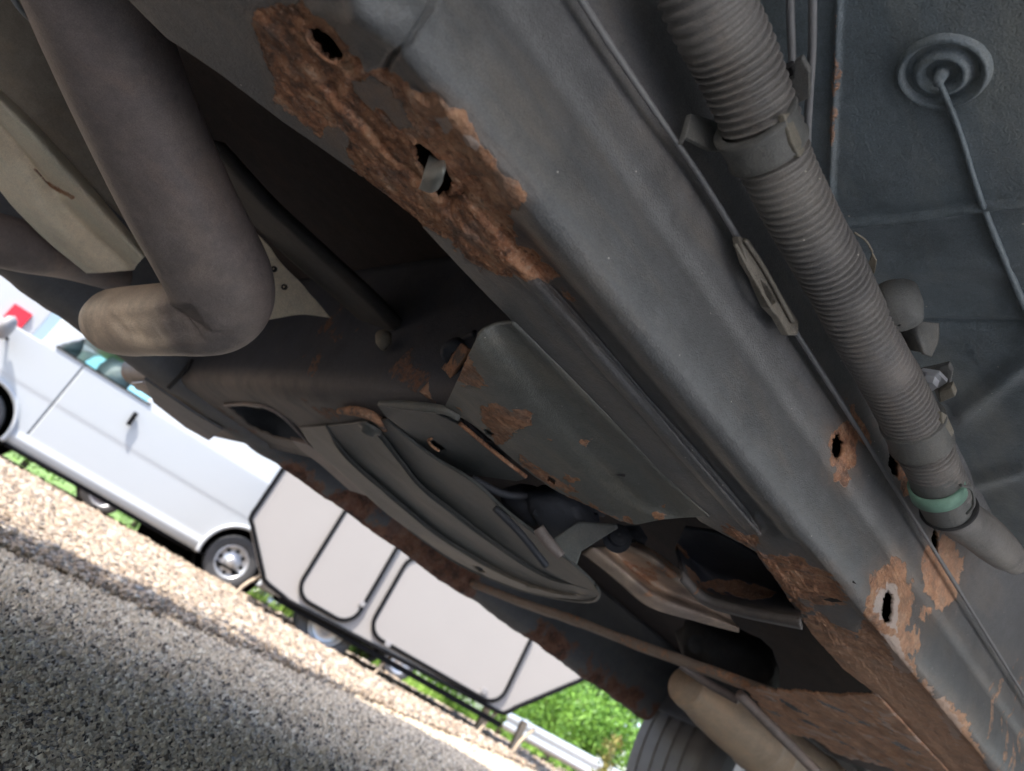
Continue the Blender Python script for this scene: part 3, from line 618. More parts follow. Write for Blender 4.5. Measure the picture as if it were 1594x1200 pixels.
# long ridge of scale over the upper flange (the folded seam) and the stepped joint near its top
def line_bump(Q, pts, wd, amp):
    P_ = np.array(pts, float); d_ = np.full(Q.shape[:-1], 1e9)
    for a, b in zip(P_[:-1], P_[1:]):
        e = b-a; t = np.clip(((Q-a)@e)/(e@e), 0, 1); d_ = np.minimum(d_, np.linalg.norm(Q-a-t[..., None]*e, axis=-1))
    return amp*np.exp(-(d_/wd)**2)
disp += line_bump(PQ, [(400, 28), (450, 75), (492, 128), (560, 200), (600, 240), (690, 330), (760, 385), (830, 430)], 8, .0022)
disp -= line_bump(PQ, [(508, 132), (535, 165), (575, 205), (625, 262), (700, 320)], 6, .0022)
disp += line_bump(PQ, [(530, 150), (540, 120), (575, 108)], 7, .0018)
disp -= line_bump(PQ, [(685, -40), (672, 10), (640, 60), (606, 92), (598, 110)], 5, .0035)
disp += line_bump(PQ, [(560, 25), (600, 40), (630, 20)], 26, .004)+line_bump(PQ, [(500, 15), (560, 10)], 25, .002)
disp -= line_bump(PQ, [(630, 262), (680, 330), (720, 300)], 10, .002)
disp += line_bump(PQ, [(845, 442), (900, 500), (990, 605), (1060, 690), (1180, 828)], 3.0, .0022)*(.6+.8*fbm(G, 120, 3, 60))
disp += line_bump(PQ, [(1180, 828), (1187, 820), (1176, 800)], 5, .0015)
disp -= line_bump(PQ, [(858, 447), (930, 528), (1010, 622), (1100, 720), (1170, 805)], 3.0, .0022)
disp -= line_bump(PQ, [(1050, 345), (1062, 310), (1085, 300)], 6, .001)
G = G+NRM*disp[..., None]
# holes through the sheet
Fc = (G[:-1, :-1]+G[1:, 1:])/2; FQ = pix(Fc); keep = np.ones(FQ.shape[:-1], bool); fj = (fbm(Fc, 160, 3, 70)-.5)*9
holes = [[(483, 50), (492, 46), (508, 55), (522, 70), (532, 88), (528, 94), (514, 92), (497, 76), (484, 60)],
         [(641, 226), (652, 224), (668, 235), (690, 258), (705, 285), (700, 302), (685, 305), (668, 290), (652, 262)],
         [(1376, 930), (1383, 919), (1391, 925), (1391, 950), (1386, 968), (1377, 971), (1373, 955)],
         [(1298, 684), (1306, 674), (1313, 690), (1311, 710), (1302, 716), (1295, 703)],
         [(1386, 706), (1392, 702), (1397, 720), (1398, 742), (1390, 738), (1384, 722)],
         [(1451, 838), (1456, 820), (1461, 842), (1459, 866), (1452, 858)]]
fo = isout[:-1] & (np.arange(G.shape[1]-1) < NP+ntail)
for k, h in enumerate(holes):
    s = sdf(FQ, h)+fj*(.4 if k > 1 else 0.); keep &= ~((s < (3. if k == 0 else 1.)) & fo[None, :])
rail = grid_obj('frame_rail', G, mt['coat'], tk, keep=keep, thick=.0030, offset=(-1), attrs={'rust': rust, 'pale': pale, 'tan': tan, 'dust': np.zeros_like(rust), 'halo': halo})
# ------- normals of the sheet must look outward for the thickness to grow inward
me = rail.data; c0 = me.polygons[len(me.polygons)//3]
def orient(o, out_dir):
    me = o.data; n = np.zeros(len(me.polygons)*3); me.polygons.foreach_get('normal', n); n = n.reshape(-1, 3).mean(0)
    if n@np.array(out_dir) < 0: me.flip_normals()
orient(rail, (0, -.4, -1))
# coarse continuation behind the camera
xb = np.linspace(-1.7, -.31, 12); Gb = np.array([[(a, y_, z_) for y_, z_ in list(pc[::2])+[(.4, .4205), (.462, .4205), (.465, .60)]] for a in xb])
o = grid_obj('frame_rail_rear', Gb, mt['coat'], tk, thick=.003); orient(o, (0, -.4, -1))
# rolled rims of the holes
def rim(name, pts, z, mat, r=.0022, yv=None):
    P3 = [PZ(a, b, z) if yv is None else PY(a, b, yv) for a, b in pts]; P3.append(P3[0]); return tube(name, P3, r, mat, tk, n=60, seg=8, attrs=None)
mt['rim'] = M_coat('rust_rim', (.2, .12, .08), rustbias=.6, sc_=1.)
mt['rim_pale'] = M_coat('pale_rim', (.24, .26, .27))
cr = PZ(497, 72, .4225)
P3 = [PZ(a, b, z_) for (a, b, z_) in ((482, 48, .419), (480, 60, .4185), (492, 76, .4185), (510, 92, .4185), (524, 97, .419))]; P4 = [p+np.array([.0015, -.001, .010]) for p in P3]
P5 = [PZ(a, b, .4265) for (a, b) in ((486, 47), (486, 58), (497, 73), (513, 88), (527, 93))]
o = grid_obj('hole_lip', loft([P3, P5], 30, 6), mt['rim'], tk, thick=.0015)
# metal tab through the second hole
tabm = M_simple('bare_steel_tab', (.27, .27, .25), .42, .3, 120, metal=.4)
rows = [[PZ(655, 292, .409), PZ(664, 268, .411), PZ(668, 245, .424)], [PZ(672, 297, .4075), PZ(680, 270, .4095), PZ(682, 250, .424)], [PZ(683, 288, .409), PZ(694, 265, .411), PZ(693, 250, .424)]]
grid_obj('metal_tab', loft(rows, 24, 16), tabm, tk, thick=.0018)
# dark inside of the rail: top plate
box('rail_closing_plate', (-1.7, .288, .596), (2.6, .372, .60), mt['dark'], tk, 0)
# ---- grille of small flakes standing off the paint edge
V_, F_ = [], []
fl_pts = [(1330, 908, .42), (1322, 930, .42), (1357, 905, .425), (1343, 945, .425), (955, 478, .4245), (1050, 610, .4245), (1419, 1045, .43), (1296, 935, .42)]
for (a, b, z_) in fl_pts:
    c = PZ(a, b, z_-.0015); d_ = rng.normal(size=3)*.0035; e = rng.normal(size=3)*.0012; k = len(V_); V_ += [c-d_, c+e, c+d_, c-e+[0, 0, .002]]; F_ += [(k, k+1, k+2), (k, k+2, k+3), (k, k+3, k+1)]
mesh_obj('paint_flake', V_, F_, mt['dark'], tk, False)
# plastic U-clip at the end of the weld bead is part of the sheet; ridge flange of the upper sheet (layered) :
rows = [[PZ(a, b, .4203) for a, b in ((803, 502), (873, 571), (984, 683), (1044, 744), (1106, 803))],
        [PZ(a, b, .4186) for a, b in ((797, 503), (865, 574), (976, 686), (1036, 748), (1102, 803))],
        [PZ(a, b, .4192) for a, b in ((786, 504), (850, 580), (955, 692), (1018, 755), (1088, 804))],
        [PZ(a, b, .4165) for a, b in ((768, 508), (830, 592), (925, 702), (990, 768), (1060, 806))],
        [PZ(a, b, .4090) for a, b in ((750, 518), (805, 612), (890, 715), (957, 778), (1025, 810))],
        [PZ(a, b, .4050) for a, b in ((735, 540), (780, 640), (848, 725), (920, 785), (990, 816))],
        [PZ(a, b, .4075) for a, b in ((708, 600), (752, 665), (805, 718), (870, 765), (972, 812))],
        [PZ(a, b, .4125) for a, b in ((692, 634), (740, 664), (794, 710), (860, 758), (965, 811))]]
CV = loft(rows, 240, 130); Qc = pix(CV); jc = (fbm(CV, 130, 4, 13)-.5)*22
cpoly = [[(722, 548), (735, 562), (748, 590), (762, 602), (748, 606), (728, 602), (708, 590), (715, 570)], [(745, 634), (770, 628), (800, 640), (822, 634), (832, 648), (820, 662), (800, 672), (785, 690), (770, 695), (760, 668), (748, 655)],
         [(905, 685), (918, 686), (912, 694)], [(878, 742), (898, 746), (888, 757)], [(810, 712), (840, 730), (862, 742), (900, 765), (880, 768), (845, 750), (815, 725)], [(968, 806), (985, 803), (985, 814), (970, 814)], [(700, 640), (760, 690), (840, 748), (870, 768), (850, 765), (790, 722), (720, 668)], [(1020, 800), (1035, 802), (1030, 808)], [(780, 745), (900, 776), (960, 806), (900, 790), (820, 765)]]
cr_ = mask(Qc, cpoly, 4, jc); cr_ = np.maximum(cr_, (fbm(CV, 90, 3, 99) > .80)*.7)
NC = np.cross(np.gradient(CV, axis=0), np.gradient(CV, axis=1)); NC /= np.linalg.norm(NC, axis=-1)[..., None]; 
if NC[10, 10][2] > 0: NC = -NC
CV = CV+NC*(cr_*((fbm(CV, 200, 4, 14)-.5)*.003-.0004)+(fbm(CV, 14, 3, 15)-.5)*.002)[..., None]
Fq = pix((CV[:-1, :-1]+CV[1:, 1:])/2); kp = np.ones(Fq.shape[:-1], bool)
for h in ([(752, 668), (760, 668), (770, 676), (764, 680), (756, 675)], [(853, 740), (866, 748), (862, 755), (850, 748)]): kp &= sdf(Fq, h) > 0
o = grid_obj('cover_plate', CV, mt['cover'], tk, keep=kp, thick=.003, attrs={'rust': cr_, 'pale': 0*cr_, 'tan': 0*cr_+.3, 'dust': 0*cr_}); orient(o, (0, 0, -1))

# ---- bracket plate with a hole, beside the cover
br = [(588, 628), (640, 633), (668, 635), (697, 649), (714, 657), (820, 743), (805, 747), (720, 735), (684, 718), (655, 690), (625, 664), (600, 645)]
hl = [(668, 684), (678, 684), (690, 692), (696, 700), (686, 702), (673, 694)]
plate('bracket_plate', [PZ(a, b, .4135) for a, b in br], mt['arm'], tk, .004, .001, holes=[[PZ(a, b, .4135) for a, b in hl]])
tube('bracket_hole_lip', [PZ(a, b, .4105) for a, b in ((672, 683), (667, 686), (672, 694), (684, 702))], .0016, mt['rim'], tk, n=24, seg=8)
tube('bracket_edge', [PZ(a, b, .4105) for a, b in ((592, 628), (640, 632), (690, 638), (716, 650))], [.003, .005, .005, .004], mt['cover'], tk, n=24, seg=8)
tube('bracket_edge', [PZ(a, b, .4105) for a, b in ((716, 659), (770, 704), (819, 742))], .0022, mt['rim'], tk, n=24, seg=8)

# ---- floor pan, seams, plug, brake lines
FZ = .60
FL = np.array([[(a, b, FZ) for b in np.linspace(-.14, .30, 300)] for a in np.linspace(.0, 1.5, 640)])
for a0, a1, b0, b1 in ((-1.7, -.003, -.46, .30), (1.503, 2.6, -.46, .30), (-.003, 1.503, -.46, -.143)): box('floor_pan_outer', (a0, b0, .601), (a1, b1, .604), mt['floor'], tk, 0)
QF = pix(FL)
df = (fbm(FL, 5, 3, 80)-.5)*.006+(fbm(FL, 40, 4, 81)-.5)*.0012
def dz_line(pts, wd, amp): return line_bump(QF, pts, wd, amp)
df += dz_line([(1305, 352), (1340, 345), (1400, 342), (1460, 333), (1520, 323), (1600, 316)], 4, .0055)
df += dz_line([(1308, -40), (1303, 100), (1298, 200), (1292, 330)], 4, .003)
df += dz_line([(1340, 410), (1400, 415), (1600, 412)], 20, .003)-dz_line([(1410, 500), (1600, 505)], 6, .003)
df += dz_line([(1500, 640), (1600, 560)], 16, .004)+dz_line([(1490, 760), (1594, 730)], 12, .004)
ring = np.linalg.norm((QF-[1466, 112])*[1/78., 1/62.], axis=-1)
FL[..., 2] -= df
frust = mask(QF, [[(1300, -20), (1312, -20), (1306, 180), (1298, 240), (1290, 200)]], 6, (fbm(FL, 60, 3, 5)-.5)*26)*.5
o = grid_obj('floor_pan', FL, mt['floor'], tk, thick=.002, attrs={'rust': frust, 'pale': 0*frust, 'tan': 0*frust, 'dust': np.clip(fbm(FL, 8, 4, 77)-.45, 0, 1)*.9}); orient(o, (0, 0, -1))
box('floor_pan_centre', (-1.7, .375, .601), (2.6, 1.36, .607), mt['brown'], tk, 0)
pcn = PZ(1466, 114, FZ-.002); rr_ = .5*(np.linalg.norm(PZ(1538, 112, FZ)-PZ(1394, 112, FZ)))
lathe('floor_plug', pcn, (0, 0, -1), [(r*rr_, h) for r, h in ((1.08, -.003), (1.0, .0015), (.94, .0028), (.86, .0015), (.80, -.0012), (.72, -.0018), (.62, .0005), (.55, .0028), (.48, .0032), (.40, .001), (.30, -.0025), (.18, -.001), (.12, .006), (.09, .009), (.001, .009))], mt['floor'], tk, 64)
tube('plug_rod', [pcn+[0, 0, -.006], PZ(1492, 200, .5975), PZ(1530, 320, .598), PZ(1585, 455, .598), PZ(1650, 600, .598)], [.0016, .0017, .0024, .0028, .003], mt['floor'], tk, n=40, seg=10)
for pts in (((1228, -60), (1230, 0), (1232, 60), (1234, 110), (1240, 200)), ((1266, -60), (1265, 0), (1264, 80), (1258, 180), (1255, 260), (1250, 330))):
    tube('brake_line', [PZ(a, b, .585) for a, b in pts], .0024, mt['cable'], tk, n=60, seg=10)

# ---- corrugated hose with its clamps
hp = [(1070, -110), (1100, 0), (1143, 90), (1180, 180), (1210, 260), (1255, 350), (1300, 430), (1345, 520), (1390, 600), (1430, 680), (1455, 735), (1472, 770)]
hw = [130, 122, 112, 104, 100, 95, 90, 86, 80, 74, 70, 68]
HR = .0205; HP = []
for (a, b), wd in zip(hp, hw): HP.append(PY(a, b, .232))
HPa = np.array(HP); dist = np.linalg.norm(HPa-CO, axis=1); rad = [wd/2*d_/CF*.97 for wd, d_ in zip(hw, dist)]
pitch = .0050
def hrib(L):
    ph = (L/pitch)%1; a = np.where(ph < .62, np.sin(ph/.62*math.pi)**.6, 0.); Lm = L[-1]; 
    fade = 1-.75*sstep(.60*Lm, .66*Lm, L)*(1-sstep(.66*Lm, .70*Lm, L))
    return (a*.0025-.0013)*fade*(.85+.3*np.sin(L*37.)*np.sin(L*91.+1))*(1-.6*sstep(.88*Lm, .9*Lm, L))
tube('corrugated_hose', HP, rad, mt['hose'], tk, n=1500, seg=48, rib=hrib)
def band(name, i0, pa, pb, extra, mat, th=.0):
    a = PY(*pa, .232); b = PY(*pb, .232); return tube(name, [a, a*.66+b*.34, a*.34+b*.66, b], [extra]*4, mat, tk, n=24, seg=48)
def hr_at(p): 
    i = np.argmin([np.hypot(p[0]-a, p[1]-b) for a, b in hp]); return rad[i]
def lipband(pa, pb, r, mat, lip=.0022):
    a = PY(*pa, .232); b = PY(*pb, .232); d_ = b-a; L_ = np.linalg.norm(d_); return lathe('hose_clamp', a, d_, [(r-.003, -.001), (r+lip, -.001), (r+lip, .0015), (r+lip*.55, .003), (r+lip*.55, L_-.003), (r+lip, L_-.001), (r+lip*.3, L_), (r-.003, L_)], mat, tk, 64)
lipband((1174, 190), (1196, 234), hr_at((1180, 200))+.0015, mt['clip'])
lipband((1420, 655), (1434, 690), hr_at((1430, 680))+.0012, mt['clip'])
# clamp ears, bracket to the floor and a spring strap
def pad(name, quad, d0, mat, th=.004, z=None, y=None, bev=.001):
    P_ = [PY(a, b, y) if y is not None else (PZ(a, b, z) if z is not None else PD(a, b, d0)) for a, b in quad]; return plate(name, P_, mat, tk, th, bev)
pad('clamp_arm', [(1072, 178), (1088, 182), (1128, 196), (1135, 235), (1105, 236), (1082, 224), (1064, 214), (1058, 226), (1066, 200)], .47, mt['clip'], y=.262)
pad('clamp_arm', [(1214, 178), (1226, 176), (1238, 205), (1249, 236), (1240, 246), (1228, 222)], .40, mt['clipd'], y=.212)
pad('hose_bracket', [(1208, 130), (1236, 118), (1238, 92), (1250, 86), (1262, 108), (1262, 150), (1240, 160), (1225, 168), (1212, 160)], .46, mt['clip'], z=.575, th=.004)
pad('hose_bracket', [(1204, 118), (1216, 105), (1234, 98), (1237, 114), (1210, 132)], .46, mt['dark'], z=.58, th=.006)
pad('clamp_arm', [(1372, 640), (1380, 646), (1392, 672), (1420, 690), (1400, 690), (1384, 672)], .60, mt['clip'], y=.245)
pad('clamp_arm', [(1462, 640), (1470, 645), (1482, 672), (1478, 680), (1464, 660)], .60, mt['clipd'], y=.212)
# green paint ring, black o-ring clip and the smooth elbow
g0 = PY(1456, 752, .232); g1 = PY(1462, 772, .232); gr = rad[-1]+.0004
tube('hose_neck', [PY(1450, 725, .232), PY(1462, 765, .232), PY(1475, 795, .232)], [gr-.0015, gr-.0012, gr-.002], mt['clip'], tk, n=30, seg=40)
lathe('green_tape_ring', g0, g1-g0, [(gr-.002, 0), (gr+.0003, 0), (gr+.0003, np.linalg.norm(g1-g0)*.85), (gr-.002, np.linalg.norm(g1-g0)*.85)], mt['green'], tk, 48)
a = PY(1476, 790, .232); b = PY(1480, 800, .232); lathe('spring_clip', a, b-a, [(gr-.002, 0), (gr+.0012, 0), (gr+.0018, .0015), (gr+.0012, .003), (gr-.002, .003)], mt['dark'], tk, 48)
tube('clip_ear', [PY(1495, 755, .205), PY(1512, 762, .205), PY(1516, 785, .205), PY(1505, 800, .21)], .0011, mt['clip'], tk, n=30, seg=10)
tube('clip_ear', [PY(1444, 780, .245), PY(1452, 800, .245), PY(1468, 815, .245)], .0022, mt['green'], tk, n=30, seg=10)
e = [PY(a, b, .232) for a, b in ((1478, 795), (1500, 810), (1525, 828), (1545, 845), (1566, 864), (1580, 880))]
tube('hose_elbow', e, [.0165, .0175, .0180, .0178, .0160, .009], mt['hose'], tk, n=50, seg=40)
# little parts beside the hose
pad('foil_tag', [(1358, 392), (1365, 405), (1362, 424), (1352, 440), (1345, 442), (1348, 420)], .5, mt['clipd'], z=.56, th=.0012)
tube('foil_wire', [PZ(a, b, .575) for a, b in ((1330, 362), (1348, 375), (1358, 392))], .0008, mt['clipd'], tk, n=12, seg=6)
lathe('rubber_bush', PD(1398, 492, .56), (.2, -.3, -1), [(.001, -.02), (.0135, -.02), (.0155, -.008), (.0145, .003), (.010, .006), (.001, .007)], mt['clip'], tk, 28)
rows = [[PD(1395, 505, .60), PD(1400, 525, .60), PD(1415, 545, .60)], [PD(1425, 500, .585), PD(1430, 525, .58), PD(1438, 550, .585)], [PD(1462, 503, .60), PD(1461, 530, .60), PD(1450, 556, .60)]]
grid_obj('bush_cup', loft(rows, 20, 20), mt['clip'], tk, thick=.003)
pad('small_bracket', [(1432, 575), (1455, 570), (1478, 564), (1484, 575), (1480, 595), (1488, 610), (1462, 624), (1455, 606), (1440, 600)], .60, mt['galv'] if False else mt['clip'], z=.565, th=.004)
lathe('bracket_bolt', PZ(1450, 586, .56), (0, 0, -1), [(.011, 0), (.011, .003), (.006, .003), (.006, .009), (.001, .010)], mt['alloy'], tk, 6, False)
pad('bracket_foot', [(1462, 606), (1483, 597), (1489, 612), (1464, 623)], .60, mt['clipd'], z=.558, th=.006)

# ---- parking brake cable along the rail
cpts = [(880, -40), (905, 0), (960, 85), (1030, 188), (1090, 275), (1150, 372), (1190, 440), (1228, 500), (1300, 612), (1400, 770), (1500, 930), (1594, 1082), (1680, 1220)]
CB = [PY(a, b, .270) for a, b in cpts]
tube('brake_cable', CB, .00185, mt['cable'], tk, n=300, seg=12, rib=lambda L: .0001*np.sin(L*900)+.0002*np.sin(L*41))
slp = [(1144, 368), (1160, 372), (1176, 400), (1190, 420), (1218, 470), (1238, 500), (1236, 522), (1222, 522), (1206, 494), (1190, 478), (1170, 432), (1156, 408)]
slh = [(1178, 436), (1190, 446), (1204, 470), (1196, 474), (1186, 458)]
mt['cliptan'] = M_coat('clip_rusty_tan', (.20, .18, .15), rustbias=.12, rough=.6)
plate('cable_sleeve', [PY(a, b, .268) for a, b in slp], mt['cliptan'], tk, .006, .0012, holes=[[PY(a, b, .268) for a, b in slh]])
tube('sleeve_edge', [PY(a, b, .263) for a, b in ((1160, 374), (1186, 412), (1206, 448), (1234, 500))], .0017, mt['cliptan'], tk, n=30, seg=8)
tube('sleeve_edge', [PY(a, b, .264) for a, b in ((1144, 380), (1166, 420), (1200, 480))], .0012, mt['cliptan'], tk, n=30, seg=8)

# ---- exhaust: long pipe, bend and stub end
EXP = [PD(95, -120, .60), PD(130, -40, .61), PD(168, 60, .63), PD(222, 190, .66), PD(278, 310, .69), PD(318, 385, .715), PD(341, 432, .73), PD(347, 462, .745), PD(336, 482, .755), PD(312, 492, .765), PD(280, 496, .785), PD(240, 498, .82), PD(205, 500, .86), PD(180, 500, .89), PD(162, 500, .91), PD(150, 500, .925)]
ER = [.040, .0402, .0408, .0418, .0435, .0448, .0455, .0445, .0415, .0370, .0345, .0345, .0350, .0335, .026, .009]
LL = np.r_[0, np.cumsum(np.linalg.norm(np.diff(np.array(EXP), axis=0), axis=1))]; ER = np.interp(np.linspace(0, LL[-1], 60), LL, ER)
NE, SE = 320, 56
o = tube('exhaust_pipe', EXP, ER, mt['exh'], tk, n=NE, seg=SE)
Vt = np.zeros(len(o.data.vertices)*3); o.data.vertices.foreach_get('co', Vt); Vt = Vt.reshape(-1, 3)+np.array(wloc(tk))
Qt = pix(Vt); cl = catmull(EXP, NE).repeat(SE, 0); rad_d = (Vt-cl); rad_d /= np.linalg.norm(rad_d, axis=1)[:, None]+1e-9; tocam = (CO-cl)/np.linalg.norm(CO-cl, axis=1)[:, None]
facing = (rad_d*tocam).sum(1); along = np.repeat(np.linspace(0, 1, NE), SE)
rec = (1-sstep(-5, 7, sdf(Qt, [(172, 494), (295, 478), (318, 512), (300, 526), (225, 534), (192, 522)])))*(facing > 0)
cr1 = line_bump(Qt, [(170, 470), (178, 490), (196, 512)], 5, .0018)*(facing > 0); cr2 = (fbm(Vt, 95, 4, 4)-.5)*(1-sstep(-20, 25, sdf(Qt, [(190, 525), (300, 470), (345, 480), (360, 530), (220, 545)])))*(facing > 0)
Vt = Vt-rad_d*(rec*.0045-cr1-cr2*.0035)[:, None]
o.data.vertices.foreach_set('co', (Vt-np.array(wloc(tk))).ravel()); down = sstep(-.3, .8, -rad_d[:, 2])
dst = np.clip(sstep(.64, .76, along+.10*(fbm(Vt, 25, 3, 6)-.5))*(.6+.6*down)+.25*(fbm(Vt, 60, 4, 2)-.45), 0, 1)
a_ = o.data.attributes.new('dust', 'FLOAT', 'POINT'); a_.data.foreach_set('value', dst.astype(np.float32))
tube('pipe_pass', [PD(-60, 360, 1.12), PD(40, 385, 1.15), PD(110, 405, 1.2), PD(190, 435, 1.25)], [.034, .032, .026, .02], mt['exh'], tk, n=40, seg=30)
# ---- heat shield and its rolled rib, tunnel shield behind the pipe
rows = [[PD(-60, 90, 1.0), PD(0, 142, 1.0), (PD(60, 200, 1.0)), PD(140, 290, 1.02), PD(228, 395, 1.05)], [PD(-60, 112, .975), PD(0, 160, .975), PD(55, 215, .975), PD(130, 300, .99), PD(222, 402, 1.02)],
        [PD(-60, 135, 1.), PD(0, 185, 1.), PD(50, 240, 1.), PD(120, 322, 1.02), PD(212, 415, 1.05)], [PD(-60, 140, 1.02), PD(0, 192, 1.02), PD(46, 246, 1.02), PD(112, 332, 1.04), PD(205, 420, 1.06)],
        [PD(-60, 190, 1.03), PD(0, 240, 1.03), PD(40, 290, 1.03), PD(90, 355, 1.04), PD(165, 423, 1.06)], [PD(-60, 250, 1.06), PD(-10, 285, 1.06), PD(22, 322, 1.06), PD(75, 375, 1.07), PD(135, 424, 1.08)]]
HS = loft(rows, 120, 90); hq = pix(HS)
dent = line_bump(hq, [(38, 240), (75, 290), (112, 305)], 6, .005); HS = HS+(FW*dent[..., None]); hs_d = (fbm(HS, 20, 4, 3)-.5); HS = HS+FW*(hs_d*.006)[..., None]
o = grid_obj('heat_shield', HS, mt['shield'], tk, thick=.0015, attrs={'rust': np.clip(line_bump(hq, [(50, 262), (70, 282), (112, 305)], 5, .7), 0, 1), 'dust': .3+hs_d})
rows = [[PD(-60, -60, 1.05), PD(-60, 20, 1.05), PD(-60, 110, 1.05)], [PD(80, -60, 1.02), PD(60, 80, 1.02), PD(40, 190, 1.02)], [PD(200, -60, 1.02), PD(200, 120, 1.02), PD(170, 320, 1.04)], [PD(300, 0, 1.02), PD(300, 200, 1.03), PD(260, 400, 1.06)]]
mt['tunnel'] = M_coat('tunnel_shield', (.30, .27, .23), rough=.6, sc_=.5, speck=False)
grid_obj('tunnel_shield', loft(rows, 40, 40), mt['tunnel'], tk, thick=.002)
tube('shield_wire', [PD(15, -10, .9), PD(32, 14, .9), PD(52, 34, .92)], .0028, mt['galv'], tk, n=20, seg=8)
rows = [[PD(388, 352, .92), PD(402, 420, .92), PD(405, 500, .93)], [PD(420, 385, .92), PD(440, 430, .93), PD(430, 496, .94)], [PD(440, 415, .93), PD(470, 445, .94), PD(470, 490, .95)], [PD(452, 428, .94), PD(490, 465, .95), PD(515, 495, .96)]]
SB = loft(rows, 30, 30); grid_obj('shield_bracket', SB, mt['shield'], tk, thick=.002)
for a, b in ((427, 419), (443, 447)): lathe('bracket_rivet', PD(a, b, .915), -FW, [(.0035, 0), (.0035, .002), (.001, .003)], mt['dark'], tk, 10)
rows = [[PZ(a, b, .52) for a, b in ((285, 205), (350, 300), (440, 395), (560, 500), (640, 590))], [PZ(a, b, .50) for a, b in ((320, 215), (395, 305), (480, 385), (590, 490), (670, 585))], [PZ(a, b, .515) for a, b in ((350, 222), (430, 310), (510, 385), (610, 480), (690, 580))]]
mt['tunnel_dark'] = M_coat('tunnel_flange_grime', (.07, .066, .064), rough=.7, speck=False)
grid_obj('tunnel_flange', loft(rows, 60, 14), mt['tunnel_dark'], tk, thick=.003)
rows = [[PZ(a, b, .50) for a, b in ((430, 455), (470, 500), (560, 540), (650, 590))], [PZ(a, b, .50) for a, b in ((470, 430), (530, 480), (620, 520), (700, 580))]]
lathe('rubber_stop', PD(597, 532, .84), PD(597, 560, .82)-PD(597, 510, .86), [(.001, -.010), (.009, -.010), (.0085, 0), (.004, .010), (.001, .012)], mt['clipd'], tk, 20)
lathe('mount_bolt', PD(706, 548, .74), PD(690, 560, .70)-PD(706, 548, .74), [(.001, -.02), (.012, -.02), (.012, .004), (.008, .006), (.001, .007)], mt['cross'], tk, 20)
rows = [[PD(655, 610, .76), PD(690, 575, .75), PD(722, 535, .72)], [PD(680, 628, .75), PD(705, 590, .73), PD(735, 545, .70)]]
grid_obj('mount_web', loft(rows, 20, 8), mt['rusty'], tk, thick=.003)

# ---- crossmember: rounded beam across the truck
yy = np.linspace(.42, 1.70, 160); cs_ = [(.345, .60), (.350, .54), (.355, .48), (.358, .445), (.366, .428), (.382, .4205), (.42, .4195), (.50, .4195), (.56, .4205), (.572, .43), (.575, .60)]
cpf = catmull([(a, 0, b) for a, b in cs_], 60)
CM = np.array([[((c[0] if c[0] < .39 else .39+(c[0]-.39)*(.35+.65*sstep(.55, 1.05, yv))), yv, c[2]) for c in cpf] for yv in yy]); cq = pix(CM)
CM[..., 2] += (fbm(CM, 9, 3, 2)-.5)*.004
crust = sstep(.60, .72, fbm(CM, 22, 4, 31))*.5; cd = (1-sstep(.425, .45, CM[..., 2]))*(.18+.42*sstep(.75, 1.0, CM[..., 1]))
cf = pix((CM[:-1, :-1]+CM[1:, 1:])/2); kp = (sdf(cf, [(350, 630), (415, 634), (442, 650), (462, 664), (478, 684), (436, 684), (390, 664)]) > 0) & (sdf(cf, [(700, 640), (790, 690), (900, 760), (960, 900), (700, 900), (705, 742), (722, 738), (816, 748), (838, 744)]) > 0)
o = grid_obj('crossmember', CM, mt['cross'], tk, keep=kp, thick=.003, attrs={'rust': crust, 'dust': cd, 'pale': 0*cd, 'tan': 0*cd}); orient(o, (-.5, 0, -1))
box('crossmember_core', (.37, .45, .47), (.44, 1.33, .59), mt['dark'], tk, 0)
for pp in (((350, 630), (385, 629), (415, 634), (442, 650), (478, 686)),): tube('opening_lip', [PZ(a, b, .418) for a, b in pp], .003, mt['exh'], tk, n=30, seg=8)
plate('crossmember_tab', [PZ(a, b, .4145) for a, b in ((205, 596), (222, 594), (240, 604), (236, 612), (214, 606))], mt['exh'], tk, .004, .001)
plate('crossmember_flange', [PZ(a, b, .4165) for a, b in ((455, 684), (480, 690), (545, 735), (585, 768), (570, 770), (545, 762), (500, 722), (470, 700))], mt['exh'], tk, .004, .001)
tube('crossmember_weld', [PX(a, b, .3555) for a, b in ((300, 560), (285, 580), (262, 604))], .004, mt['dark'], tk, n=16, seg=8)

# ---- skid arm: long leaf-shaped pressed plate with two ribs
AB = [(467, 666), (489, 699), (560, 762), (635, 824), (709, 874), (788, 911), (850, 928), (925, 936)]
A1 = [(508, 663), (526, 692), (556, 725), (643, 800), (684, 833), (763, 882), (842, 914), (930, 931)]
A2 = [(575, 655), (600, 684), (625, 717), (655, 755), (704, 793), (771, 845), (846, 894), (932, 922)]
AU = [(602, 652), (641, 686), (686, 719), (740, 752), (790, 798), (852, 848), (894, 881), (922, 906)]
ZB = (.4160, .411, .405, .400, .396, .392, .390, .390)
def arow(P0, P1, t, dz): return [PZ(a+(c-a)*t, b+(d_-b)*t, min(.4168, z_+dz*math.sin(math.pi*min(1, (k+1.)/8.)))) for k, ((a, b), (c, d_), z_) in enumerate(zip(P0, P1, ZB))]
rws = [arow(AB, A1, 0, .001), arow(AB, A1, .5, .0), arow(AB, A1, .96, -.003), arow(A1, A2, .03, .0015), arow(A1, A2, .5, .002), arow(A1, A2, .97, -.002), arow(A2, AU, .03, .0025), arow(A2, AU, .5, .0), arow(A2, AU, 1, -.003)]
for PA in (A1, A2): tube('arm_rib', [PZ(a, b, z_-.0035) for (a, b), z_ in zip(PA[:7], ZB)], [.0006, .0010, .0012, .0010, .0004], mt['arm'], tk, n=60, seg=6)
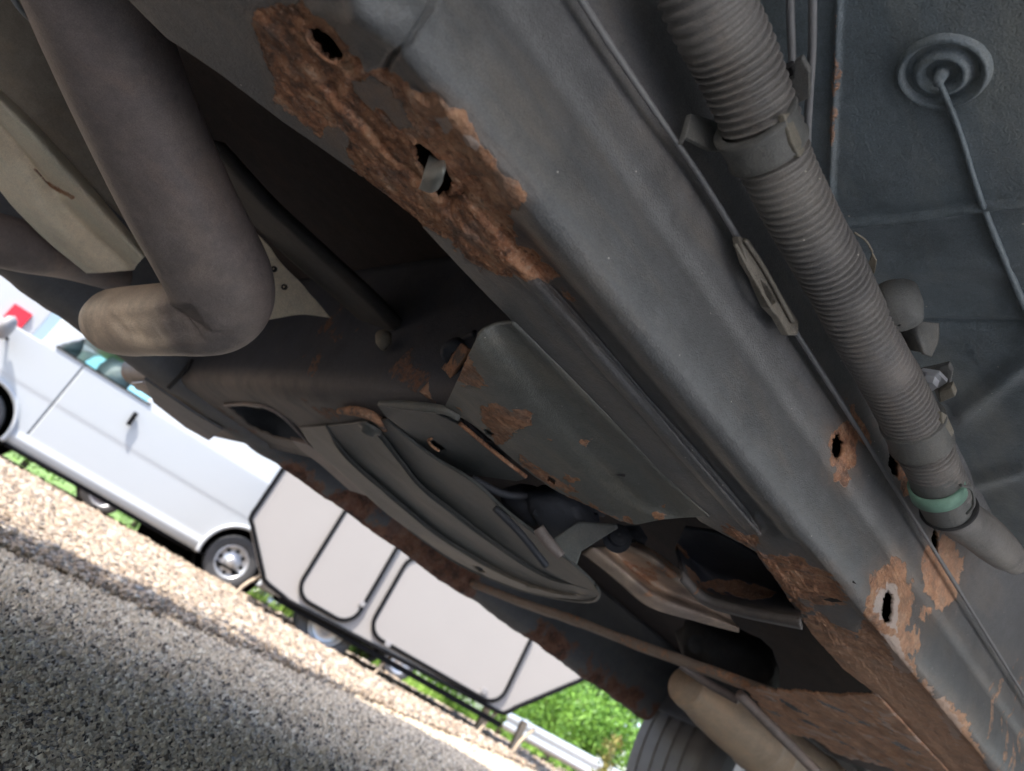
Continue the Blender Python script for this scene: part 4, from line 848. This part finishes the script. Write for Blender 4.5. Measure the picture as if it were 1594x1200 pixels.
As_ = np.array([catmull(r, 220) for r in rws]); tt_ = np.linspace(0, 8, 110); i0 = np.minimum(tt_.astype(int), 7); f_ = (tt_-i0)[:, None]; f_ = f_*.5+.5*f_*f_*(3-2*f_)
SA = np.array([As_[i0, q_]*(1-f_)+As_[i0+1, q_]*f_ for q_ in range(220)]); sq = pix(SA); fk = pix((SA[:-1, :-1]+SA[1:, 1:])/2); kp = np.ones(fk.shape[:-1], bool)
for h in ([(735, 880), (748, 884), (756, 892), (744, 890)], [(814, 906), (826, 909), (834, 916), (820, 914)]): kp &= sdf(fk, h) > 0
sd = np.clip(line_bump(sq, [(660, 842), (735, 882), (800, 908), (850, 922), (900, 932)], 11, 1.)*.95, 0, 1)
SA = SA+(fbm(SA, 10, 3, 6)-.5)[..., None]*np.array([0, 0, .004])
o = grid_obj('skid_arm', SA, mt['arm'], tk, keep=kp, thick=.0035, attrs={'rust': 0*sd+.15, 'dust': sd, 'pale': 0*sd, 'tan': 0*sd}); orient(o, (0, 0, -1))
tube('arm_hem', [PZ(a, b, z) for (a, b, z) in ((635, 824, .402), (709, 875, .398), (788, 911, .394), (850, 928, .391), (900, 936, .390), (925, 935, .389), (933, 925, .389), (928, 912, .390))], .0020, mt['arm'], tk, n=60, seg=8)
lathe('arm_bolt', PZ(575, 668, .406), (0.1, 0, -1), [(.014, -.003), (.014, .001), (.009, .002), (.008, .007), (.003, .008), (.001, .008)], mt['arm'], tk, 24)
tube('arm_boss', [PZ(a, b, .414) for a, b in ((528, 640), (556, 640), (584, 650), (600, 668))], [.004, .006, .006, .004], mt['rusty'], tk, n=24, seg=10)

# ---- parts in the gap behind the cover
def blob(name, c, r, mat, sc3=(1, 1, 1)):
    bm = bmesh.new(); bmesh.ops.create_icosphere(bm, subdivisions=3, radius=1)
    V3 = np.array([v.co[:] for v in bm.verts]); k = 1+(fbm(V3+np.array(c)*9, 1.6, 3, 5)-.5)*.7; V3 = V3*k[:, None]*r*np.array(sc3)+np.array(c); F = [tuple(v.index for v in f.verts) for f in bm.faces]; bm.free()
    return mesh_obj(name, V3, F, mat, tk)
blob('housing', PD(822, 785, .90), .030, mt['cross'], (1, 1.2, .7)); blob('housing', PD(880, 805, .88), .04, mt['cross'], (1.2, 1, .7))
for k, (a, b, d_, r_) in enumerate(((850, 775, .9, .012), (915, 792, .88, .010), (960, 838, .95, .012), (985, 838, 1.05, .013))):
    c_ = PD(a, b, d_); ax_ = (CO-c_)+rng.normal(size=3)*.35; lathe('bolt', c_, ax_, [(r_*1.5, 0), (r_*1.5, .002), (r_*.95, .003), (r_*.9, .010), (r_*.3, .012), (.001, .012)], mt['cross'], tk, 6 if k % 2 else 20, False)
for pts in (((735, 745, .84), (790, 770, .85), (860, 772, .88), (940, 800, .92)), ((770, 790, .86), (810, 830, .87), (850, 880, .9)), ((890, 790, .9), (930, 830, .95), (1000, 850, 1.05)), ((640, 575, .80), (690, 545, .78), (740, 520, .74))):
    tube('hard_line', [PD(*p_) for p_ in pts], .0042, mt['cross'], tk, n=30, seg=10)
plate('mount_plate', [PD(a, b, .86) for a, b in ((640, 545), (672, 528), (705, 535), (700, 585), (668, 605), (645, 590))], mt['cross'], tk, .005, .001)
lathe('round_boss', PD(662, 548, .84), CO-PD(662, 548, .84), [(.016, -.01), (.016, .004), (.011, .006), (.009, .001), (.001, .001)], mt['cross'], tk, 24)
tube('shift_linkage', [PD(838, 822, .80), PD(852, 842, .80), (PD(874, 866, .80))], [.006, .0065, .005], mt['exh'], tk, n=20, seg=14)
plate('linkage_bracket', [PD(a, b, .83) for a, b in ((862, 838), (900, 812), (960, 815), (962, 822), (905, 858), (898, 880), (880, 868))], mt['arm'], tk, .006, .0015)
tube('linkage_arm', [PD(835, 790, .86), PD(870, 812, .86), PD(930, 812, .87)], .010, mt['cross'], tk, n=20, seg=12)
rows = [[PD(905, 862, 1.0), PD(960, 905, 1.02), PD(1010, 945, 1.05), PD(1085, 968, 1.1), PD(1150, 985, 1.15)], [PD(925, 852, .985), PD(975, 892, 1.0), PD(1025, 930, 1.03), PD(1090, 955, 1.08), PD(1150, 978, 1.13)],
        [PD(945, 850, 1.02), PD(990, 888, 1.06), PD(1035, 918, 1.08), PD(1090, 940, 1.1), PD(1140, 965, 1.14)], [PD(965, 845, 1.0), PD(1008, 868, 1.), PD(1050, 900, 1.03), PD(1095, 930, 1.08), PD(1135, 955, 1.13)], [PD(985, 840, 1.03), PD(1020, 858, 1.03), PD(1062, 890, 1.06), PD(1100, 920, 1.1), PD(1135, 948, 1.15)]]
CA = loft(rows, 80, 50); grid_obj('control_arm', CA, mt['exh'], tk, thick=.004, attrs={'rust': sstep(.5, .65, fbm(CA, 20, 3, 8))*.5, 'dust': .25+.6*sstep(.4, .6, fbm(CA, 14, 3, 5)), 'pale': 0*CA[..., 0], 'tan': 0*CA[..., 0]})
rows = [[PZ(a, b, .46) for a, b in ((1068, 818), (1120, 828), (1180, 862), (1235, 912))], [PZ(a, b, .450) for a, b in ((1052, 850), (1100, 880), (1165, 905), (1240, 935))], [PZ(a, b, .425) for a, b in ((1055, 872), (1090, 912), (1155, 935), (1245, 952))],
        [PZ(a, b, .405) for a, b in ((1060, 895), (1095, 930), (1158, 950), (1248, 968))], [PZ(a, b, .410) for a, b in ((1064, 902), (1098, 937), (1160, 956), (1250, 974))]]
DB = loft(rows, 100, 60); dq = pix(DB); dj = (fbm(DB, 60, 4, 3)-.5)*26
drm = mask(dq, [[(1088, 905), (1150, 905), (1200, 915), (1212, 940), (1170, 940), (1120, 925), (1080, 920)], [(1055, 845), (1072, 850), (1075, 870), (1060, 872)], [(1058, 880), (1085, 890), (1090, 910), (1070, 905)]], 6, dj)
o = grid_obj('rusty_bracket', DB, mt['cross'], tk, thick=.004, attrs={'rust': drm, 'dust': .35*(1-sstep(.405, .43, DB[..., 2])), 'pale': 0*drm, 'tan': 0*drm+.3})
blob('differential_mount', PD(1140, 1030, 1.45), .085, mt['dark'], (1.2, 1, .6))
for a, b in ((1085, 1002), (1128, 1022), (1190, 1045)): lathe('mount_hole', PD(a, b, 1.36), -FW, [(.016, 0), (.012, .002), (.001, -.004)], mt['dark'], tk, 16)

# ---- second crossmember: thin rusty lip then wide rusty sheet at the rail
x2 = 1.13
LB = np.array([[(x2+dx, yv, .42+dz) for dx, dz in ((.0, .014), (.0, .008), (.002, .002), (.006, 0.), (.022, .0), (.026, .006))] for yv in np.linspace(.56, 1.33, 120)]); LB[..., 2] += (fbm(LB, 12, 3, 9)-.5)*.006
o = grid_obj('rear_crossmember_lip', LB, mt['rusty'], tk, thick=.003, attrs={'rust': -.42+.6*fbm(LB, 20, 3, 1), 'dust': 0*LB[..., 0]+.6})
pl2 = [(1160, 1070), (1200, 1073), (1260, 1080), (1330, 1084), (1372, 1084), (1480, 1170), (1560, 1230), (1500, 1290), (1430, 1230), (1392, 1198), (1345, 1186), (1300, 1172), (1268, 1152), (1225, 1140), (1195, 1118)]
P_ = np.array([PZ(a, b, .4185) for a, b in pl2]); x0_, y0_ = P_[:, 0].min(), P_[:, 1].min(); x1_, y1_ = P_[:, 0].max(), P_[:, 1].max()
SG = np.array([[(a, b, .4185) for b in np.linspace(y0_, y1_, 130)] for a in np.linspace(x0_, x1_, 200)]); sgq = pix((SG[:-1, :-1]+SG[1:, 1:])/2); kp = (sdf(sgq, pl2)+(fbm((SG[:-1, :-1]), 40, 3, 5)-.5)*8 < 0) & (SG[:-1, :-1, 1] > .366)
SG[..., 2] += (fbm(SG, 25, 4, 3)-.5)*.010
o = grid_obj('rusty_sheet', SG, mt['coat'], tk, keep=kp, thick=.003, attrs={'rust': 1.0*(fbm(SG, 30, 4, 12) > .36)+0*SG[..., 0], 'pale': (fbm(SG, 35, 4, 44) > .62)*.7, 'tan': 0*SG[..., 0]+.9, 'dust': 0*SG[..., 0]}); orient(o, (0, 0, -1))
# ---- rear muffler, its ring clamps and a strap
ma = PD(1060, 1085, 1.62); mb = PD(1300, 1262, 1.9)
mdir = np.array([1, -.02, 0]); c0 = PY(1082, 1078, .86)
c0 = PD(1066, 1066, 1.60)
tube('muffler', [c0, c0+mdir*.012, c0+mdir*.05, c0+mdir*.3, c0+mdir*1.2], [.036, .060, .070, .074, .074], M_coat('muffler_steel', (.46, .36, .265), rustbias=.13, rough=.5, dust=(.6, .47, .34), dustamt=.5, sc_=.45, speck=False), tk, n=160, seg=40, rib=lambda L: .004*np.exp(-((L-.30)/.008)**2)+.004*np.exp(-((L-.36)/.008)**2)+.004*np.exp(-((L-.62)/.012)**2))
tube('muffler_strap', [PD(1150, 1080, 1.32), PD(1200, 1130, 1.36), PD(1250, 1180, 1.42), PD(1310, 1240, 1.5)], .008, mt['exh'], tk, n=20, seg=10)
tube('muffler_hanger', [PD(1060, 1035, 1.4), PD(1100, 1062, 1.4), PD(1150, 1090, 1.38)], .007, mt['exh'], tk, n=20, seg=10)

# ---- far rocker panel
rx = np.linspace(-1.7, 1.96, 420); rp = [(1.30, .60), (1.31, .52), (1.325, .46), (1.335, .42), (1.345, .405), (1.357, .40), (1.368, .405), (1.40, .43), (1.44, .50), (1.47, .60), (1.475, .85)]
rpf = catmull([(0, a, b) for a, b in rp], 60); RK = np.array([[(xv, c[1], c[2]) for c in rpf] for xv in rx])
wob = (fbm(RK*[1, 0, 0], 14, 4, 5)-.5)*.014; RK[..., 2] += wob*(RK[..., 2] < .45)
rr2 = sstep(.35, .6, fbm(RK, 7, 4, 8))*(1-sstep(.41, .50, RK[..., 2]))*sstep(.35, .7, RK[..., 0])*(RK[..., 1] < 1.37)
rd = .55*(1-sstep(.402, .42, RK[..., 2]))*sstep(.9, .3, RK[..., 0])*0
o = grid_obj('rocker_panel', RK, mt['rocker'], tk, thick=.004, attrs={'rust': rr2*.9, 'dust': .35*(1-sstep(.402, .43, RK[..., 2])), 'pale': 0*rr2, 'tan': 0*rr2}); orient(o, (0, -.2, -1))
RK2 = RK.copy(); RK2[..., 1] = .90-RK2[..., 1]+.0  # unseen near-side sill, raised to let more bounce light under
RK2[..., 1] = -.46+(1.357-RK[..., 1]); RK2[..., 2] = .54+(RK2[..., 2]-.40)*.5
o = grid_obj('rocker_panel', RK2, mt['rocker'], tk, thick=.004, offset=1, attrs={'rust': rr2*0, 'dust': rr2*0})
plate('rocker_tab', [PZ(a, b, .398) for a, b in ((225, 588), (300, 640), (348, 668), (326, 684), (290, 664), (240, 625))], mt['rocker'], tk, .005, .001)
# ---- body above the sills (out of frame, shades the ground) and wheels
BP = [(-1.75, .62), (-1.75, 1.0), (-1.55, 1.72), (-1.2, 1.8), (.9, 1.8), (1.15, 1.76), (1.75, 1.18), (2.9, 1.1), (3.05, .95), (3.05, .62)]
A = [(a, 1.475, b) for a, b in BP]; B = [(a, -.54, b) for a, b in BP]; n = len(BP)
mt['body'] = M_simple('dark_green_body', (.03, .05, .045), .3, .1, 5)
mesh_obj('body_shell', A+B, [tuple(range(n)), tuple(range(2*n-1, n-1, -1))]+[(i, i+n, (i+1) % n+n, (i+1) % n) for i in range(n)], mt['body'], tk, False, bevel=.03)
WX, WZ, WRr = 2.40, .365, .375
class YP: pass
WP = Plane((0, 0), 0)                       # plane normal = +Y
def tk_wheel(cx, cy, out):
    t = bpy.data.objects.new('wheel', None); link(t, tk); t.location = Vector((cx, cy, WZ))-wloc(tk); ax = (0, out, 0); hw_ = .118
    pr = [(WRr*.62, -hw_), (WRr*.8, -hw_-.006), (WRr*.94, -hw_+.004), (WRr-.004, -hw_+.02)]
    for k in range(5):
        c_ = -hw_+.032+k*.043; pr += [(WRr, c_-.0), (WRr+.001, c_+.026)]
        if k < 4: pr += [(WRr-.005, c_+.029), (WRr-.005, c_+.038)]
    pr += [(WRr-.004, hw_-.02), (WRr*.94, hw_-.004), (WRr*.8, hw_+.006), (WRr*.62, hw_)]
    lathe('tyre', (cx, cy, WZ), ax, pr, mt['tire2'], t, 96, smooth=False)
    lathe('rim', (cx, cy, WZ), ax, [(WRr*.62, -hw_), (WRr*.58, -hw_+.01), (WRr*.56, .02), (WRr*.3, .06), (.001, .06)], mt['alloy'], t, 40)
    return t
shade = shrub('tree', 'large unseen tree added left of the truck to shade the asphalt', (-3.9, -.35), 1.35, 8.5, 11000, .17, mt['leafd'], cat='tree', th=4.5)  # out-of-view tree, added to keep sun off the asphalt strip
shade2 = shrub('tree', 'smaller unseen tree added behind the truck to shade the asphalt', (-2.0, .98), 1.35, 7.6, 9000, .15, mt['leafd'], cat='tree', th=4.5)  # second added tree, shades the asphalt farther along
box('wheel_arch_liner', (1.955, 1.20, .44), (1.985, 1.47, 1.1), mt['rocker'], tk, .01)
box('wheel_arch_edge', (1.955, 1.40, .60), (2.9, 1.474, .66), mt['rocker'], tk, .01)
box('wheel_arch_liner', (1.99, 1.12, .50), (2.9, 1.15, .9), mt['dark'], tk, .01)
tk_wheel(WX, 1.295, 1); tk_wheel(WX, -.38, -1); tk_wheel(-1.15, 1.295, 1)
# wheel-well bulkhead and axle that close the view to the front
tube('front_axle', [(WX, -.3, .36), (WX, .5, .36), (WX, 1.2, .36)], [.035, .04, .035], mt['dark'], tk, n=20, seg=20)
box('rear_shield', (-1.74, -.4, .42), (-1.70, 1.3, .62), mt['dark'], tk, 0)
